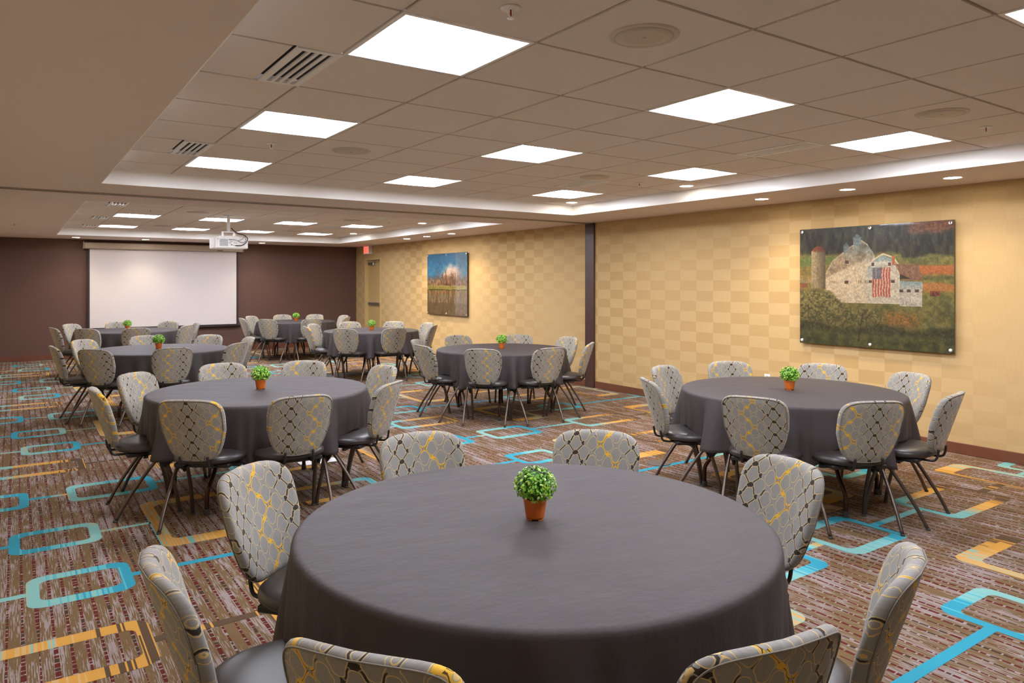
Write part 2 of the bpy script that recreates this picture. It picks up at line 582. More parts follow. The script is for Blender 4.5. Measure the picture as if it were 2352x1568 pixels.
# ================================================================= STRUCTURE
# ---- floor with tufted figures
def make_floor():
    mb = MB()
    mb.box(LX, WX, BY, FY, -0.02, 0.0)
    for i in range(len(mb.mi)):
        mb.mi[i] = 0
    tones = [0.0] * len(mb.v)
    PX, PY = 3.56, 3.64
    z = 0.0009

    def tone_at(x, stops):
        if x <= stops[0][0]: return stops[0][1]
        for (a, ta), (b, tb) in zip(stops, stops[1:]):
            if x <= b:
                return ta + (tb - ta) * (x - a) / max(1e-6, b - a)
        return stops[-1][1]

    def clampp(x, y):
        return min(max(x, LX), WX), min(max(y, BY), FY)

    def inroom(pts):
        return any(LX < x < WX and BY < y < FY for x, y in pts)

    def strip(x0, x1, y0, y1, stops, ox, oy):
        n = max(1, int((x1 - x0) / 0.05))
        for i in range(n):
            xa = x0 + (x1 - x0) * i / n
            xb = x0 + (x1 - x0) * (i + 1) / n
            q = [(xa, y0), (xb, y0), (xb, y1), (xa, y1)]
            g = [(x + ox, y + oy) for x, y in q]
            if not inroom(g): continue
            o = len(mb.v)
            for (x, y), (gx, gy) in zip(q, g):
                gx, gy = clampp(gx, gy)
                mb.v.append((gx, gy, z))
                tones.append(tone_at(x, stops))
            mb.face((o, o + 1, o + 2, o + 3), 1)

    def outline(x0, x1, y0, y1, r):
        pts = []
        ns = 8
        for cx, cy, a0 in ((x1 - r, y1 - r, 0), (x0 + r, y1 - r, 90), (x0 + r, y0 + r, 180), (x1 - r, y0 + r, 270)):
            for k in range(7):
                a = radians(a0 + 15 * k)
                pts.append((cx + r * cos(a), cy + r * sin(a)))
        out = []
        for i, p in enumerate(pts):
            q = pts[(i + 1) % len(pts)]
            out.append(p)
            if i % 7 == 6:
                for s in range(1, ns):
                    out.append((p[0] + (q[0] - p[0]) * s / ns, p[1] + (q[1] - p[1]) * s / ns))
        return out

    def ring(x0, x1, y0, y1, bx0, bx1, by0, by1, stops, ox, oy, ro=0.075, open_x=None):
        A = outline(x0, x1, y0, y1, ro)
        B = outline(x0 + bx0, x1 - bx1, y0 + by0, y1 - by1, ro * 0.62)
        n = len(A)
        for i in range(n):
            j = (i + 1) % n
            q = [A[i], A[j], B[j], B[i]]
            if open_x is not None:
                mxx = sum(p[0] for p in q) / 4
                if (open_x > 0 and mxx > open_x) or (open_x < 0 and mxx < -open_x):
                    continue
            g = [(x + ox, y + oy) for x, y in q]
            if not inroom(g): continue
            o = len(mb.v)
            for (x, y), (gx, gy) in zip(q, g):
                gx, gy = clampp(gx, gy)
                mb.v.append((gx, gy, z))
                tones.append(tone_at(x, stops))
            mb.face((o, o + 1, o + 2, o + 3), 1)

    def cell(ox, oy):
        a = (ox, oy)
        ring(.045, .505, 4.03, 4.46, .055, .055, .085, .075, [(.045, 1.35), (.12, 1.2), (.17, .9), (.35, .55), (.44, .05)], *a)
        strip(.505, 1.77, 4.205, 4.255, [(.505, -.6), (1.3, -.4), (1.5, .9), (1.77, 1.0)], *a)
        strip(-.29, .045, 4.21, 4.26, [(-.29, 1.9), (.0, 1.3)], *a)
        ring(-.03, .43, 4.88, 5.30, .055, .055, .075, .075, [(-.03, .1), (.08, .1), (.2, .6), (.33, .95), (.4, 1.35)], *a)
        strip(-1.28, -.03, 5.04, 5.09, [(-1.28, .4), (-1.0, -.6), (-.03, -.5)], *a)
        strip(.43, .71, 5.05, 5.09, [(.43, 1.6), (.71, 1.4)], *a)
        ring(.70, 1.42, 4.54, 5.56, .075, .02, .135, .115, [(.70, 1.8), (.80, 1.75), (.9, 1.8), (1.05, 2.1), (1.2, 2.6), (1.32, 3.4)], *a, open_x=1.36)
        ring(1.42, 2.28, 4.87, 5.32, .055, .055, .08, .08, [(1.42, 3.0), (1.7, 2.5), (1.85, 2.0), (2.05, 1.5), (2.12, .9), (2.28, .8)], *a)
        ring(-.42, .08, 5.87, 6.32, .055, .055, .08, .08, [(-.42, 1.3), (-.3, 1.0), (-.1, .7), (.0, .1)], *a)
        strip(.08, .31, 6.07, 6.12, [(.08, 0.0), (.2, .4), (.24, 1.6)], *a)
        ring(.31, .88, 5.86, 6.33, .055, .055, .08, .08, [(.31, 1.1), (.36, 1.3), (.42, .95), (.65, .8), (.80, .1)], *a)
        strip(.88, 1.44, 6.065, 6.115, [(.88, 0.2), (1.05, .9), (1.44, .95)], *a)
        ring(1.44, 2.24, 5.83, 6.30, .055, .04, .08, .08, [(1.44, .9), (1.6, 1.0), (1.72, 1.9), (1.95, 2.1), (2.1, 2.8), (2.2, 3.2)], *a)
        strip(2.24, 2.56, 6.01, 6.07, [(2.24, 3.0), (2.56, 3.0)], *a)
        ring(-.24, .49, 3.18, 3.65, .055, .055, .09, .09, [(-.24, .9), (-.08, 1.0), (0, 1.9), (.2, 1.95), (.30, 2.5), (.49, 2.75)], *a)
        strip(.49, .96, 3.375, 3.43, [(.49, 3.0), (.96, 3.0)], *a)
        ring(.96, 1.40, 2.86, 3.84, .08, .06, .13, .13, [(.96, 2.8), (1.08, 2.2), (1.2, 1.9), (1.34, 1.65)], *a)
        strip(1.40, 1.73, 3.29, 3.335, [(1.40, 1.5), (1.73, 1.2)], *a)
        ring(1.73, 2.18, 3.14, 3.58, .055, .055, .08, .08, [(1.73, .9), (2.0, .8), (2.1, .1)], *a)
        strip(2.18, 3.32, 3.335, 3.385, [(2.18, -.4), (2.9, -.3), (3.1, .8), (3.32, .9)], *a)
        ring(1.77, 2.30, 3.94, 4.39, .055, .04, .08, .08, [(1.77, .9), (1.95, 1.0), (2.02, 1.9), (2.2, 2.3), (2.3, 2.9)], *a)
        ring(2.84, 3.27, 3.66, 4.62, .06, .06, .13, .13, [(2.84, 2.9), (2.95, 2.2), (3.05, 1.85), (3.27, 1.5)], *a)
        ring(2.55, 2.98, 5.57, 6.54, .06, .06, .13, .13, [(2.55, 2.8), (2.68, 2.1), (2.8, 1.8), (2.98, 1.5)], *a)
        strip(2.98, 3.14, 6.06, 6.10, [(2.98, 1.4), (3.14, 1.0)], *a)

    for cx in range(-1, 3):
        for cy in range(-2, 5):
            cell(cx * PX, cy * PY)
    o = mb.build('floor', [M['carpet'], M['motif']])
    at = o.data.attributes.new('tone', 'FLOAT', 'POINT')
    at.data.foreach_set('value', tones)
    return tag(o, kind='structure')


make_floor()


def wall(name, mb, mats):
    return tag(mb.build(name, mats), kind='structure')


# door opening in right wall: y 15.42..16.25, z 0..2.05 ; leaf recessed
DY0, DY1, DZ = 15.42, 16.24, 2.055
mb = MB()
mb.box(WX, WX + 0.15, BY, DY0 - 0.03, 0, ZC + 0.05)
mb.box(WX, WX + 0.15, DY1 + 0.03, FY, 0, ZC + 0.05)
mb.box(WX, WX + 0.15, DY0 - 0.03, DY1 + 0.03, DZ + 0.03, ZC + 0.05)
wall('wall_right', mb, M['paper'])
wall('wall_far', MB().box(LX, WX + 0.15, FY, FY + 0.12, 0, ZC + 0.05), M['plum'])
wall('wall_left', MB().box(LX - 0.12, LX, BY, FY, 0, ZC + 0.05), M['wallpaint'])
wall('wall_back', MB().box(LX - 0.12, WX + 0.15, BY - 0.12, BY, 0, ZC + 0.05), M['wallpaint'])
# baseboards
mb = MB()
mb.bbox(WX - 0.014, WX, BY, COLY0, 0, 0.098, 0.003)
mb.bbox(WX - 0.014, WX, COLY1, DY0 - 0.06, 0, 0.098, 0.003)
mb.bbox(WX - 0.014, WX, DY1 + 0.06, FY, 0, 0.098, 0.003)
wall('baseboard_right', mb, M['base'])
wall('baseboard_far', MB().bbox(LX, WX - 0.014, FY - 0.014, FY, 0, 0.105, 0.003), M['base'])
wall('baseboard_left', MB().bbox(LX, LX + 0.014, BY, FY - 0.014, 0, 0.1, 0.003), M['base'])

# soffits around the two raised trays
mb = MB()
zt = ZC + 0.06
mb.box(LX, TX0, BY, FY, ZS, zt)
mb.box(TX1, WX, BY, FY, ZS, zt)
mb.box(TX0, TX1, BY, N0, ZS, zt)
mb.box(TX0, TX1, N1, F0, ZS, zt)
mb.box(TX0, TX1, F1, FY, ZS, zt)
wall('trim_1', mb, M['soffit'])
bpy.data.objects['trim_1'].name = 'ceiling_soffit'
# bright painted risers of the trays
mb = MB()
e = 0.006
for a, b in ((N0, N1), (F0, F1)):
    mb.box(TX0, TX0 + e, a, b, ZS - 0.001, ZC)
    mb.box(TX1 - e, TX1, a, b, ZS - 0.001, ZC)
    mb.box(TX0 + e, TX1 - e, a, a + e, ZS - 0.001, ZC)
    mb.box(TX0 + e, TX1 - e, b - e, b, ZS - 0.001, ZC)
wall('trim_2', mb, M['riser'])

# lights, vents occupy ceiling cells: rectangles kept free (x0,x1,y0,y1)
NEAR_ROWS = [(-3, 'a'), (0, 'b'), (3, 'c'), (6, 'd')]
LIGHTS = []      # (x centre, y centre, label)
row_names = {-3: 'outside the frame overhead', 0: 'nearest visible row', 3: 'middle row of the near tray', 6: 'last row of the near tray'}
pos3 = {0: 'left end', 3: 'centre', 6: 'right end'}
for i in (-3, 0, 3, 6):
    for j in (0, 3, 6):
        LIGHTS.append((GX + (j + .5) * T, GY + (i + .5) * T,
                       'square recessed ceiling light, %s of the %s' % (pos3[j], row_names[i]), i == -3))
far_x = [1.50, 2.70, 3.88, 5.06]
far_y = [9.62, 12.06, 14.50]
pf = ['leftmost', 'second', 'third', 'rightmost']
rf = ['hidden first row', 'front visible row', 'last row nearest the screen wall']
for b, yy in enumerate(far_y):
    for a, xx in enumerate(far_x):
        LIGHTS.append((xx, yy, 'square ceiling light, far tray, %s of its %s' % (pf[a], rf[b]), b == 0))
# air slots: (x0,x1,y0,y1,label)
VENTS = [(0.985, 1.185, 3.03, 3.635, 'white four-slot air diffuser left of the largest ceiling light'),
         (0.985, 1.185, 5.49, 6.09, 'white four-slot air diffuser at the left end of the near tray, farther one'),
         (4.60, 4.83, 3.02, 3.63, 'air diffuser between the two brightest right-hand ceiling lights of the near tray'),
         (4.60, 4.83, 5.30, 5.90, 'small air diffuser before the last right-hand light of the near tray'),
         (0.98, 1.19, 10.08, 10.68, 'four-slot air diffuser in the far tray, nearest of its left side'),
         (0.98, 1.19, 12.42, 13.0, 'four-slot air diffuser in the far tray, middle one of its left side'),
         (0.98, 1.19, 14.3, 14.88, 'four-slot air diffuser in the far tray, left side beside the last light'),
         (4.56, 4.78, 10.05, 10.65, 'air diffuser in the far tray above the sprinkler, right side'),
         (4.56, 4.78, 12.4, 13.0, 'air diffuser in the far tray between the two right-hand lights')]


def in_rect(x, y, rects):
    return any(a < x < b and c < y < d for a, b, c, d in rects)


def make_ceiling():
    mb = MB()
    zt = ZC + 0.006
    for (a, b, ox, oy) in ((N0, N1, GX, GY), (F0, F1, far_x[0] - T / 2, far_y[1] - T / 2)):
        # lines of the grid
        xs = [TX0]
        k = math.ceil((TX0 - ox) / T)
        if ox + k * T - TX0 < 0.05: k += 1
        while ox + k * T < TX1 - 0.05:
            xs.append(ox + k * T); k += 1
        xs.append(TX1)
        ys = [a]
        k = math.ceil((a - oy) / T)
        if oy + k * T - a < 0.05: k += 1
        while oy + k * T < b - 0.05:
            ys.append(oy + k * T); k += 1
        ys.append(b)
        g = 0.009
        used = []
        for L in LIGHTS:
            if a < L[1] < b: used.append((L[0] - T / 2, L[0] + T / 2, L[1] - T / 2, L[1] + T / 2))
        for V in VENTS:
            if a < V[2] < b: used.append((V[0] - .012, V[1] + .012, V[2] - .005, V[3] + .005))
        # cut positions so that openings are exact
        X = sorted(set(round(v, 4) for v in xs + [u[0] for u in used] + [u[1] for u in used]))
        Y = sorted(set(round(v, 4) for v in ys + [u[2] for u in used] + [u[3] for u in used]))
        # backing plane (tee bars) at zt
        for i in range(len(X) - 1):
            for j in range(len(Y) - 1):
                cx, cy = (X[i] + X[i + 1]) / 2, (Y[j] + Y[j + 1]) / 2
                if not in_rect(cx, cy, used):
                    mb.quad((X[i], Y[j], zt), (X[i], Y[j + 1], zt), (X[i + 1], Y[j + 1], zt), (X[i + 1], Y[j], zt), 1)
        # tiles, tegular edge hanging below the bars
        for i in range(len(xs) - 1):
            for j in range(len(ys) - 1):
                x0, x1, y0, y1 = xs[i] + g, xs[i + 1] - g, ys[j] + g, ys[j + 1] - g
                if i == 0: x0 = xs[0]
                if i == len(xs) - 2: x1 = xs[-1]
                if j == 0: y0 = ys[0]
                if j == len(ys) - 2: y1 = ys[-1]
                if x1 - x0 < .03 or y1 - y0 < .03: continue
                # subtract openings
                cuts = [u for u in used if u[0] < x1 - .02 and u[1] > x0 + .02 and u[2] < y1 - .02 and u[3] > y0 + .02]
                cxs = sorted(set([x0, x1] + [min(max(u[0] - g, x0), x1) for u in cuts] + [min(max(u[1] + g, x0), x1) for u in cuts]))
                cys = sorted(set([y0, y1] + [min(max(u[2] - g, y0), y1) for u in cuts] + [min(max(u[3] + g, y0), y1) for u in cuts]))
                for p in range(len(cxs) - 1):
                    for r in range(len(cys) - 1):
                        mx, my = (cxs[p] + cxs[p + 1]) / 2, (cys[r] + cys[r + 1]) / 2
                        if any(u[0] - g < mx < u[1] + g and u[2] - g < my < u[3] + g for u in cuts): continue
                        if cxs[p + 1] - cxs[p] < .005 or cys[r + 1] - cys[r] < .005: continue
                        mb.box(cxs[p], cxs[p + 1], cys[r], cys[r + 1], ZC - 0.003, zt - 0.0005, 0)
    # plenum lid
    mb.box(LX, WX, BY, FY, ZC + 0.20, ZC + 0.22, 1)
    wall('ceiling', mb, [M['tile'], M['grid']])


make_ceiling()

# partition track in the soffit and its wall jamb
mb = MB()
ty = 8.06
mb.box(LX, WX - 0.02, ty - 0.045, ty - 0.028, ZS - 0.012, ZS)
mb.box(LX, WX - 0.02, ty + 0.028, ty + 0.045, ZS - 0.012, ZS)
mb.box(LX, WX - 0.02, ty - 0.028, ty + 0.028, ZS - 0.003, ZS, 1)
wall('trim_3', mb, [M['alu'], M['darkgap']])
mb = MB()
mb.bbox(WX - 0.03, WX, COLY0, COLY1, 0, ZS - 0.012, 0.004)
mb.box(WX - 0.05, WX - 0.03, COLY0 - 0.01, COLY0 + 0.02, ZS - 0.05, ZS - 0.012)
wall('trim_4', mb, M['walnut'])
bpy.data.objects['trim_4'].name = 'trim_4'

# ---- exit door in the right wall
mb = MB()
fw_ = 0.05
mb.bbox(WX - 0.02, WX + 0.12, DY0 - fw_, DY0, 0, DZ + fw_, 0.003)
mb.bbox(WX - 0.02, WX + 0.12, DY1, DY1 + fw_, 0, DZ + fw_, 0.003)
mb.bbox(WX - 0.02, WX + 0.12, DY0, DY1, DZ, DZ + fw_, 0.003)
wall('trim_5', mb, M['frame'])
door = MB().bbox(WX + 0.06, WX + 0.10, DY0 + 0.004, DY1 - 0.004, 0.008, DZ - 0.004, 0.003).build('door_1', M['door'])
tag(door, kind='structure')
mb = MB()
mb.bbox(WX + 0.012, WX + 0.058, DY0 + 0.05, DY1 - 0.08, 0.99, 1.06, 0.006)
mb.bbox(WX + 0.004, WX + 0.012, DY0 + 0.10, DY1 - 0.30, 1.0, 1.045, 0.003)
mb.build('panic_bar', M['steel'], door)
mb = MB()
mb.bbox(WX + 0.0, WX + 0.058, DY0 + 0.42, DY0 + 0.72, DZ - 0.12, DZ - 0.055, 0.006)
mb.tube([(WX + 0.03, DY0 + 0.5, DZ - 0.05), (WX - 0.02, DY0 + 0.30, DZ - 0.035), (WX + 0.01, DY0 + 0.12, DZ - 0.02)], 0.008, 8, sub=2)
mb.build('door_closer', M['steel'], door)
mb = MB()
mb.lathe([(0.008, 0), (0.008, 0.004), (0.004, 0.005)], n=12, M4=Matrix.Translation((WX + 0.059, DY0 + 0.42, 1.5)) @ Matrix.Rotation(-pi / 2, 4, 'Y'))
mb.build('peephole', M['steel'], door)


# ================================================================= CEILING THINGS
def make_light(strip=True):
    root = empty('ceiling_light', (0, 0, 0))
    h = T / 2 - 0.004
    # frame sits in the grid
    mb = MB()
    f = 0.018
    for a, b, c, d in ((-h, h, -h, -h + f), (-h, h, h - f, h), (-h, -h + f, -h + f, h - f), (h - f, h, -h + f, h - f)):
        mb.box(a, b, c, d, -0.004, 0.012)
    mb.build('frame', M['white'], root)
    # curved side reflectors running along y, with end cheeks
    hi = h - f
    lw = 0.075
    mb = MB()
    for s in (-1, 1):
        rows = []
        for k in range(9):
            t = k / 8
            x = s * (hi + (lw - hi) * t)
            z = 0.004 + 0.075 * sin(t * pi / 2)
            rows.append([(x, -hi, z), (x, hi, z)])
        for a, b in zip(rows, rows[1:]):
            o = len(mb.v)
            mb.v += [a[0], a[1], b[1], b[0]]
            mb.face((o, o + 1, o + 2, o + 3), 0, True)
        for yy in (-hi, hi):
            for ra, rb in zip(rows, rows[1:]):
                pa, pb = ra[0 if yy < 0 else 1], rb[0 if yy < 0 else 1]
                mb.quad((pa[0], yy * .996, 0.0), (pb[0], yy * .996, 0.0), (pb[0], yy * .996, pb[2]), (pa[0], yy * .996, pa[2]))
    mb.build('reflector', M['reflector'], root)
    mb = MB()
    prof = [(-lw, 0.079), (-lw, 0.012), (-lw * .6, 0.002), (0, -0.002), (lw * .6, 0.002), (lw, 0.012), (lw, 0.079)]
    mb.loft([[(x, yy, z) for x, z in prof] for yy in (-hi, hi)], 0, True, True, False)
    mb.build('lens', M['lens'], root)
    mb = MB().box(-h, h, -h, h, 0.09, 0.12)
    mb.build('housing', M['white'], root)
    return root


light0 = make_light()
index_kids(light0)
for n_, (x, y, lab, hid) in enumerate(LIGHTS):
    o = light0 if n_ == 0 else copy_tree(light0)
    o.location = (x, y, ZC)
    tag(o, lab, 'ceiling light', 'square recessed ceiling lights')


def make_vent(w_, l_):
    root = empty('ceiling_vent', (0, 0, 0))
    mb = MB()
    hx, hy = w_ / 2, l_ / 2
    n = 4
    slot = 0.025
    gap = (w_ - 0.05) / n
    mb.box(-hx, hx, -hy, -hy + 0.03, -0.006, 0.004)
    mb.box(-hx, hx, hy - 0.03, hy, -0.006, 0.004)
    edges = [-hx]
    for k in range(n):
        c = -hx + 0.025 + gap * (k + .5)
        edges += [c - slot / 2, c + slot / 2]
    edges.append(hx)
    for k in range(0, len(edges), 2):
        mb.box(edges[k], edges[k + 1], -hy + 0.03, hy - 0.03, -0.006, 0.004)
    mb.build('frame', M['white'], root)
    mb = MB().box(-hx, hx, -hy, hy, 0.03, 0.034)
    mb.build('dark_plenum', M['darkgap'], root)
    return root


for n_, (x0, x1, y0, y1, lab) in enumerate(VENTS):
    o = make_vent(x1 - x0, y1 - y0)
    o.location = ((x0 + x1) / 2, (y0 + y1) / 2, ZC)
    tag(o, lab, 'air vent', 'slotted air diffusers in the ceiling trays')


def make_speaker():
    root = empty('ceiling_speaker', (0, 0, 0))
    MB().lathe([(0.0, 0.0), (0.115, 0.0), (0.118, -0.006), (0.138, -0.006), (0.142, 0.0), (0.142, 0.001)], n=40).build('rim', M['offwhite'], root)
    MB().lathe([(0.0, -0.009), (0.08, -0.009), (0.117, -0.0065), (0.117, -0.005), (0.0, -0.005)], n=40).build('grille', M['offwhite'], root)
    MB().lathe([(0.0, -0.011), (0.008, -0.011), (0.009, -0.009), (0.0, -0.009)], n=12).build('badge', M['alu'], root)
    return root


sp0 = make_speaker()
index_kids(sp0)
SPK = [(2.09, 2.10, 'round ceiling speaker right of the largest ceiling light'),
       (4.49, 2.07, 'round ceiling speaker near the upper right of the ceiling'),
       (2.09, 5.18, 'round ceiling speaker right of the second light of the left row'),
       (4.49, 5.16, 'round ceiling speaker left of the last right-hand light of the near tray'),
       (2.13, 10.93, 'round ceiling speaker left of the projector in the far tray'),
       (2.13, 13.9, 'round ceiling speaker between the last-row lights, left part of the far tray'),
       (4.43, 10.93, 'round ceiling speaker in the far tray, right side, nearer one'),
       (4.43, 13.85, 'round ceiling speaker in the far tray, right side, farther one')]
for n_, (x, y, lab) in enumerate(SPK):
    o = sp0 if n_ == 0 else copy_tree(sp0)
    o.location = (x, y, ZC - 0.003)
    tag(o, lab, 'speaker', 'round flush ceiling speakers')


def make_sprinkler():
    root = empty('fire_sprinkler', (0, 0, 0))
    MB().lathe([(0.012, 0.0), (0.036, 0.0), (0.038, -0.004), (0.030, -0.008), (0.012, -0.006)], n=28).build('escutcheon', M['white'], root)
    mb = MB()
    mb.tube([(0.010, 0, -0.004), (0.011, 0, -0.022), (0.002, 0, -0.036)], 0.0025, 6)
    mb.tube([(-0.010, 0, -0.004), (-0.011, 0, -0.022), (-0.002, 0, -0.036)], 0.0025, 6)
    mb.lathe([(0.0, -0.040), (0.014, -0.040), (0.014, -0.038), (0.003, -0.036), (0.0, -0.036)], n=16)
    mb.build('deflector', M['white'], root)
    MB().lathe([(0.0, -0.032), (0.003, -0.031), (0.0035, -0.02), (0.003, -0.008), (0.0, -0.006)], n=10).build('glass_bulb', M['redglass'], root)
    return root


spr0 = make_sprinkler()
index_kids(spr0)
for n_, (x, y, z, lab) in enumerate([(1.48, 2.16, ZC - .003, 'white fire sprinkler with red bulb behind the largest ceiling light'),
                                     (5.11, 2.09, ZC - .003, 'white fire sprinkler at the far right beyond the right-hand light'),
                                     (1.51, 5.23, ZC - .003, 'white fire sprinkler below the second light of the left row'),
                                     (5.13, 5.22, ZC - .003, 'white fire sprinkler left of the small tray downlight'),
                                     (1.52, 10.89, ZC - .003, 'tiny fire sprinkler in the far tray, left side'),
                                     (5.02, 10.81, ZC - .003, 'tiny fire sprinkler in the far tray, right side'),
                                     (-0.01, 12.9, ZS, 'white fire sprinkler on the soffit at the left edge')]):
    o = spr0 if n_ == 0 else copy_tree(spr0)
    o.location = (x, y, z)
    tag(o, lab, 'sprinkler', 'white pendent fire sprinklers')


def make_can():
    root = empty('recessed_downlight', (0, 0, 0))
    MB().lathe([(0.062, 0.004), (0.066, -0.003), (0.080, -0.003), (0.083, 0.0), (0.083, 0.001)], n=32).build('trim_ring', M['white'], root)
    MB().lathe([(0.0, -0.001), (0.064, -0.001), (0.064, 0.001), (0.0, 0.001)], n=32).build('lens', M['can'], root)
    return root


can0 = make_can()
index_kids(can0)
CANS = [(6.41, 2.87, ZS, .7, 'warm recessed downlight in the right soffit, nearest and largest'),
        (6.41, 3.79, ZS, .85, 'warm recessed downlight in the right soffit, second nearest above the barn picture'),
        (6.41, 4.73, ZS, 1, 'warm recessed downlight in the right soffit, third nearest'),
        (5.70, 5.12, ZC - .003, .4, 'round downlight in the near tray below the right-hand square light'),
        (5.70, 6.98, ZC - .003, .4, 'round downlight in the near tray corner beside the soffit step'),
        (0.97, 16.18, ZS, .7, 'round downlight above the projection screen case, leftmost'),
        (2.17, 16.18, ZS, .7, 'round downlight above the projection screen case, middle'),
        (4.47, 16.18, ZS, .7, 'round downlight in the far soffit right of the projector'),
        (5.62, 10.83, ZC - .003, .4, 'round downlight in the far tray, nearer of its right side'),
        (5.66, 13.91, ZC - .003, .4, 'round downlight in the far tray, farther of its right side'),
        (6.39, 12.97, ZS, 1.35, 'small downlight over the lake picture, leftmost'),
        (6.39, 12.12, ZS, 1.35, 'small downlight over the lake picture, middle'),
        (6.39, 11.19, ZS, 1.35, 'small downlight over the lake picture, rightmost')]
for n_, (x, y, z, pw, lab) in enumerate(CANS):
    o = can0 if n_ == 0 else copy_tree(can0)
    o.location = (x, y, z)
    tag(o, lab, 'downlight', 'round recessed downlights')
    ld = bpy.data.lights.new('beam', 'SPOT')
    ld.energy = SPOT_W * pw
    ld.color = (1.0, 0.80, 0.52)
    ld.spot_size = radians(118)
    ld.spot_blend = 0.75
    ld.shadow_soft_size = 0.05
    lo = bpy.data.objects.new('beam', ld)
    COL.objects.link(lo)
    lo.parent = o
    lo.location = (0, 0, -0.012)

# ---- projector hanging in the far tray
pr = empty('ceiling_projector', (2.61, 11.03, 2.02), 0, label='white video projector hanging from the ceiling before the screen', cat='projector')
mb = MB()
mb.bbox(-0.235, 0.235, 0.0, 0.34, 0.0, 0.155, 0.012)
mb.bbox(-0.20, 0.22, -0.006, 0.002, 0.012, 0.145, 0.003)
mb.bbox(-0.13, 0.12, 0.06, 0.30, 0.155, 0.182, 0.004)
mb.build('body', M['white'], pr)
mb = MB()
for k in range(9):
    mb.box(-0.165, -0.05, -0.010, -0.0055, 0.035 + k * 0.0115, 0.041 + k * 0.0115)
mb.build('exhaust_louvre', simple('louvre_grey', rgb(128, 130, 140), 0.5), pr)
mb = MB()
for x, z, a, b in ((-0.02, 0.13, .026, .008), (-0.02, 0.105, .006, .006), (0.0, 0.105, .006, .006), (-0.02, .082, .02, .006),
                   (0.035, .082, .006, .006), (.06, .08, .014, .004), (0.0, .055, .012, .010), (.03, .05, .008, .004), (.055, .045, .014, .007), (.10, .045, .008, .006), (-.19, .135, .004, .012)):
    mb.box(x - a / 2 * 1.6, x + a / 2 * 1.6, -0.014, -0.006, z - b / 2, z + b / 2)
mb.build('connector_panel', M['blackp'], pr)
mb = MB()
mb.tube([(0.0, -0.014, 0.13), (0.04, -0.05, 0.126), (0.085, -0.05, 0.115), (0.14, -0.05, 0.14), (0.17, -0.02, 0.185)], 0.0035, 6)
mb.tube([(0.055, -0.014, 0.045), (0.14, -0.05, 0.05), (0.20, -0.04, 0.10), (0.225, -0.01, 0.15), (0.19, 0.03, 0.20), (0.10, 0.10, 0.235), (0.03, 0.15, 0.31)], 0.0065, 6)
mb.tube([(0.09, -0.014, 0.11), (0.15, -0.05, 0.088), (0.19, -0.04, 0.12), (0.185, -0.01, 0.19)], 0.0035, 6)
mb.build('cable', M['blackp'], pr)
mb = MB()
mb.tube([(0.0, 0.18, 0.25), (0.0, 0.18, ZC - 2.02 - 0.004)], 0.022, 16, sub=1)
mb.lathe([(0.0, 0), (0.07, 0), (0.07, 0.006), (0.0, 0.006)], (0, 0.18, ZC - 2.02 - 0.010), 24)
mb.bbox(-0.10, 0.10, 0.10, 0.26, 0.180, 0.192, 0.003)
mb.bbox(-0.085, -0.078, 0.12, 0.24, 0.19, 0.25, 0.002)
mb.bbox(0.078, 0.085, 0.12, 0.24, 0.19, 0.25, 0.002)
mb.bbox(-0.09, 0.09, 0.13, 0.23, 0.245, 0.256, 0.003)
mb.build('mount_pole', M['white'], pr)
MB().lathe([(0.0, 0), (0.045, 0), (0.045, 0.02), (0.035, 0.03), (0, 0.03)], n=24, M4=Matrix.Translation((0.10, 0.335, 0.085)) @ Matrix.Rotation(-pi / 2, 4, 'X')).build('projection_lens', M['blackp'], pr)

# ---- projection screen on the far wall
SY = FY - 0.004
scr = empty('projection_screen', (2.65, SY, 0.5), 0, label='large white pull-down projection screen with black borders on the dark wall', cat='projection screen')
x0, x1 = -1.45, 1.48
mb = MB()
mb.bbox(-1.515, 1.545, -0.15, -0.03, 1.705, 1.83, 0.02)
mb.build('roller_case', M['offwhite'], scr)
mb = MB()
for xx in (-1.525, 1.545):
    mb.bbox(xx, xx + 0.012, -0.155, 0.0, 1.70, 1.845, 0.003)
mb.bbox(1.0, 1.12, -0.1512, -0.149, 1.715, 1.728, 0.001, 1)
mb.build('bracket', [M['offwhite'], M['blackp']], scr)
mb = MB().bbox(-1.45, 1.46, -0.062, -0.058, 0.085, 1.71, 0.001)
mb.build('border', M['screenblack'], scr)
mb = MB().bbox(-1.41, 1.425, -0.065, -0.0605, 0.105, 1.70, 0.001)
mb.build('screen_surface', M['screen'], scr)
mb = MB()
mb.tube([(-1.50, -0.06, 0.065), (1.51, -0.06, 0.065)], 0.024, 12, sub=1)
mb.build('weight_bar', M['screenblack'], scr)

# ---- exit sign
ex = empty('exit_sign', (WX, 16.04, 2.195), 0, label='lit red EXIT sign above the tan door', cat='exit sign')
MB().bbox(-0.085, 0.0, -0.16, 0.16, 0.0, 0.195, 0.006).build('housing', M['white'], ex)
MB().box(-0.0875, -0.085, -0.145, 0.145, 0.015, 0.18).build('face_panel', M['exitface'], ex)


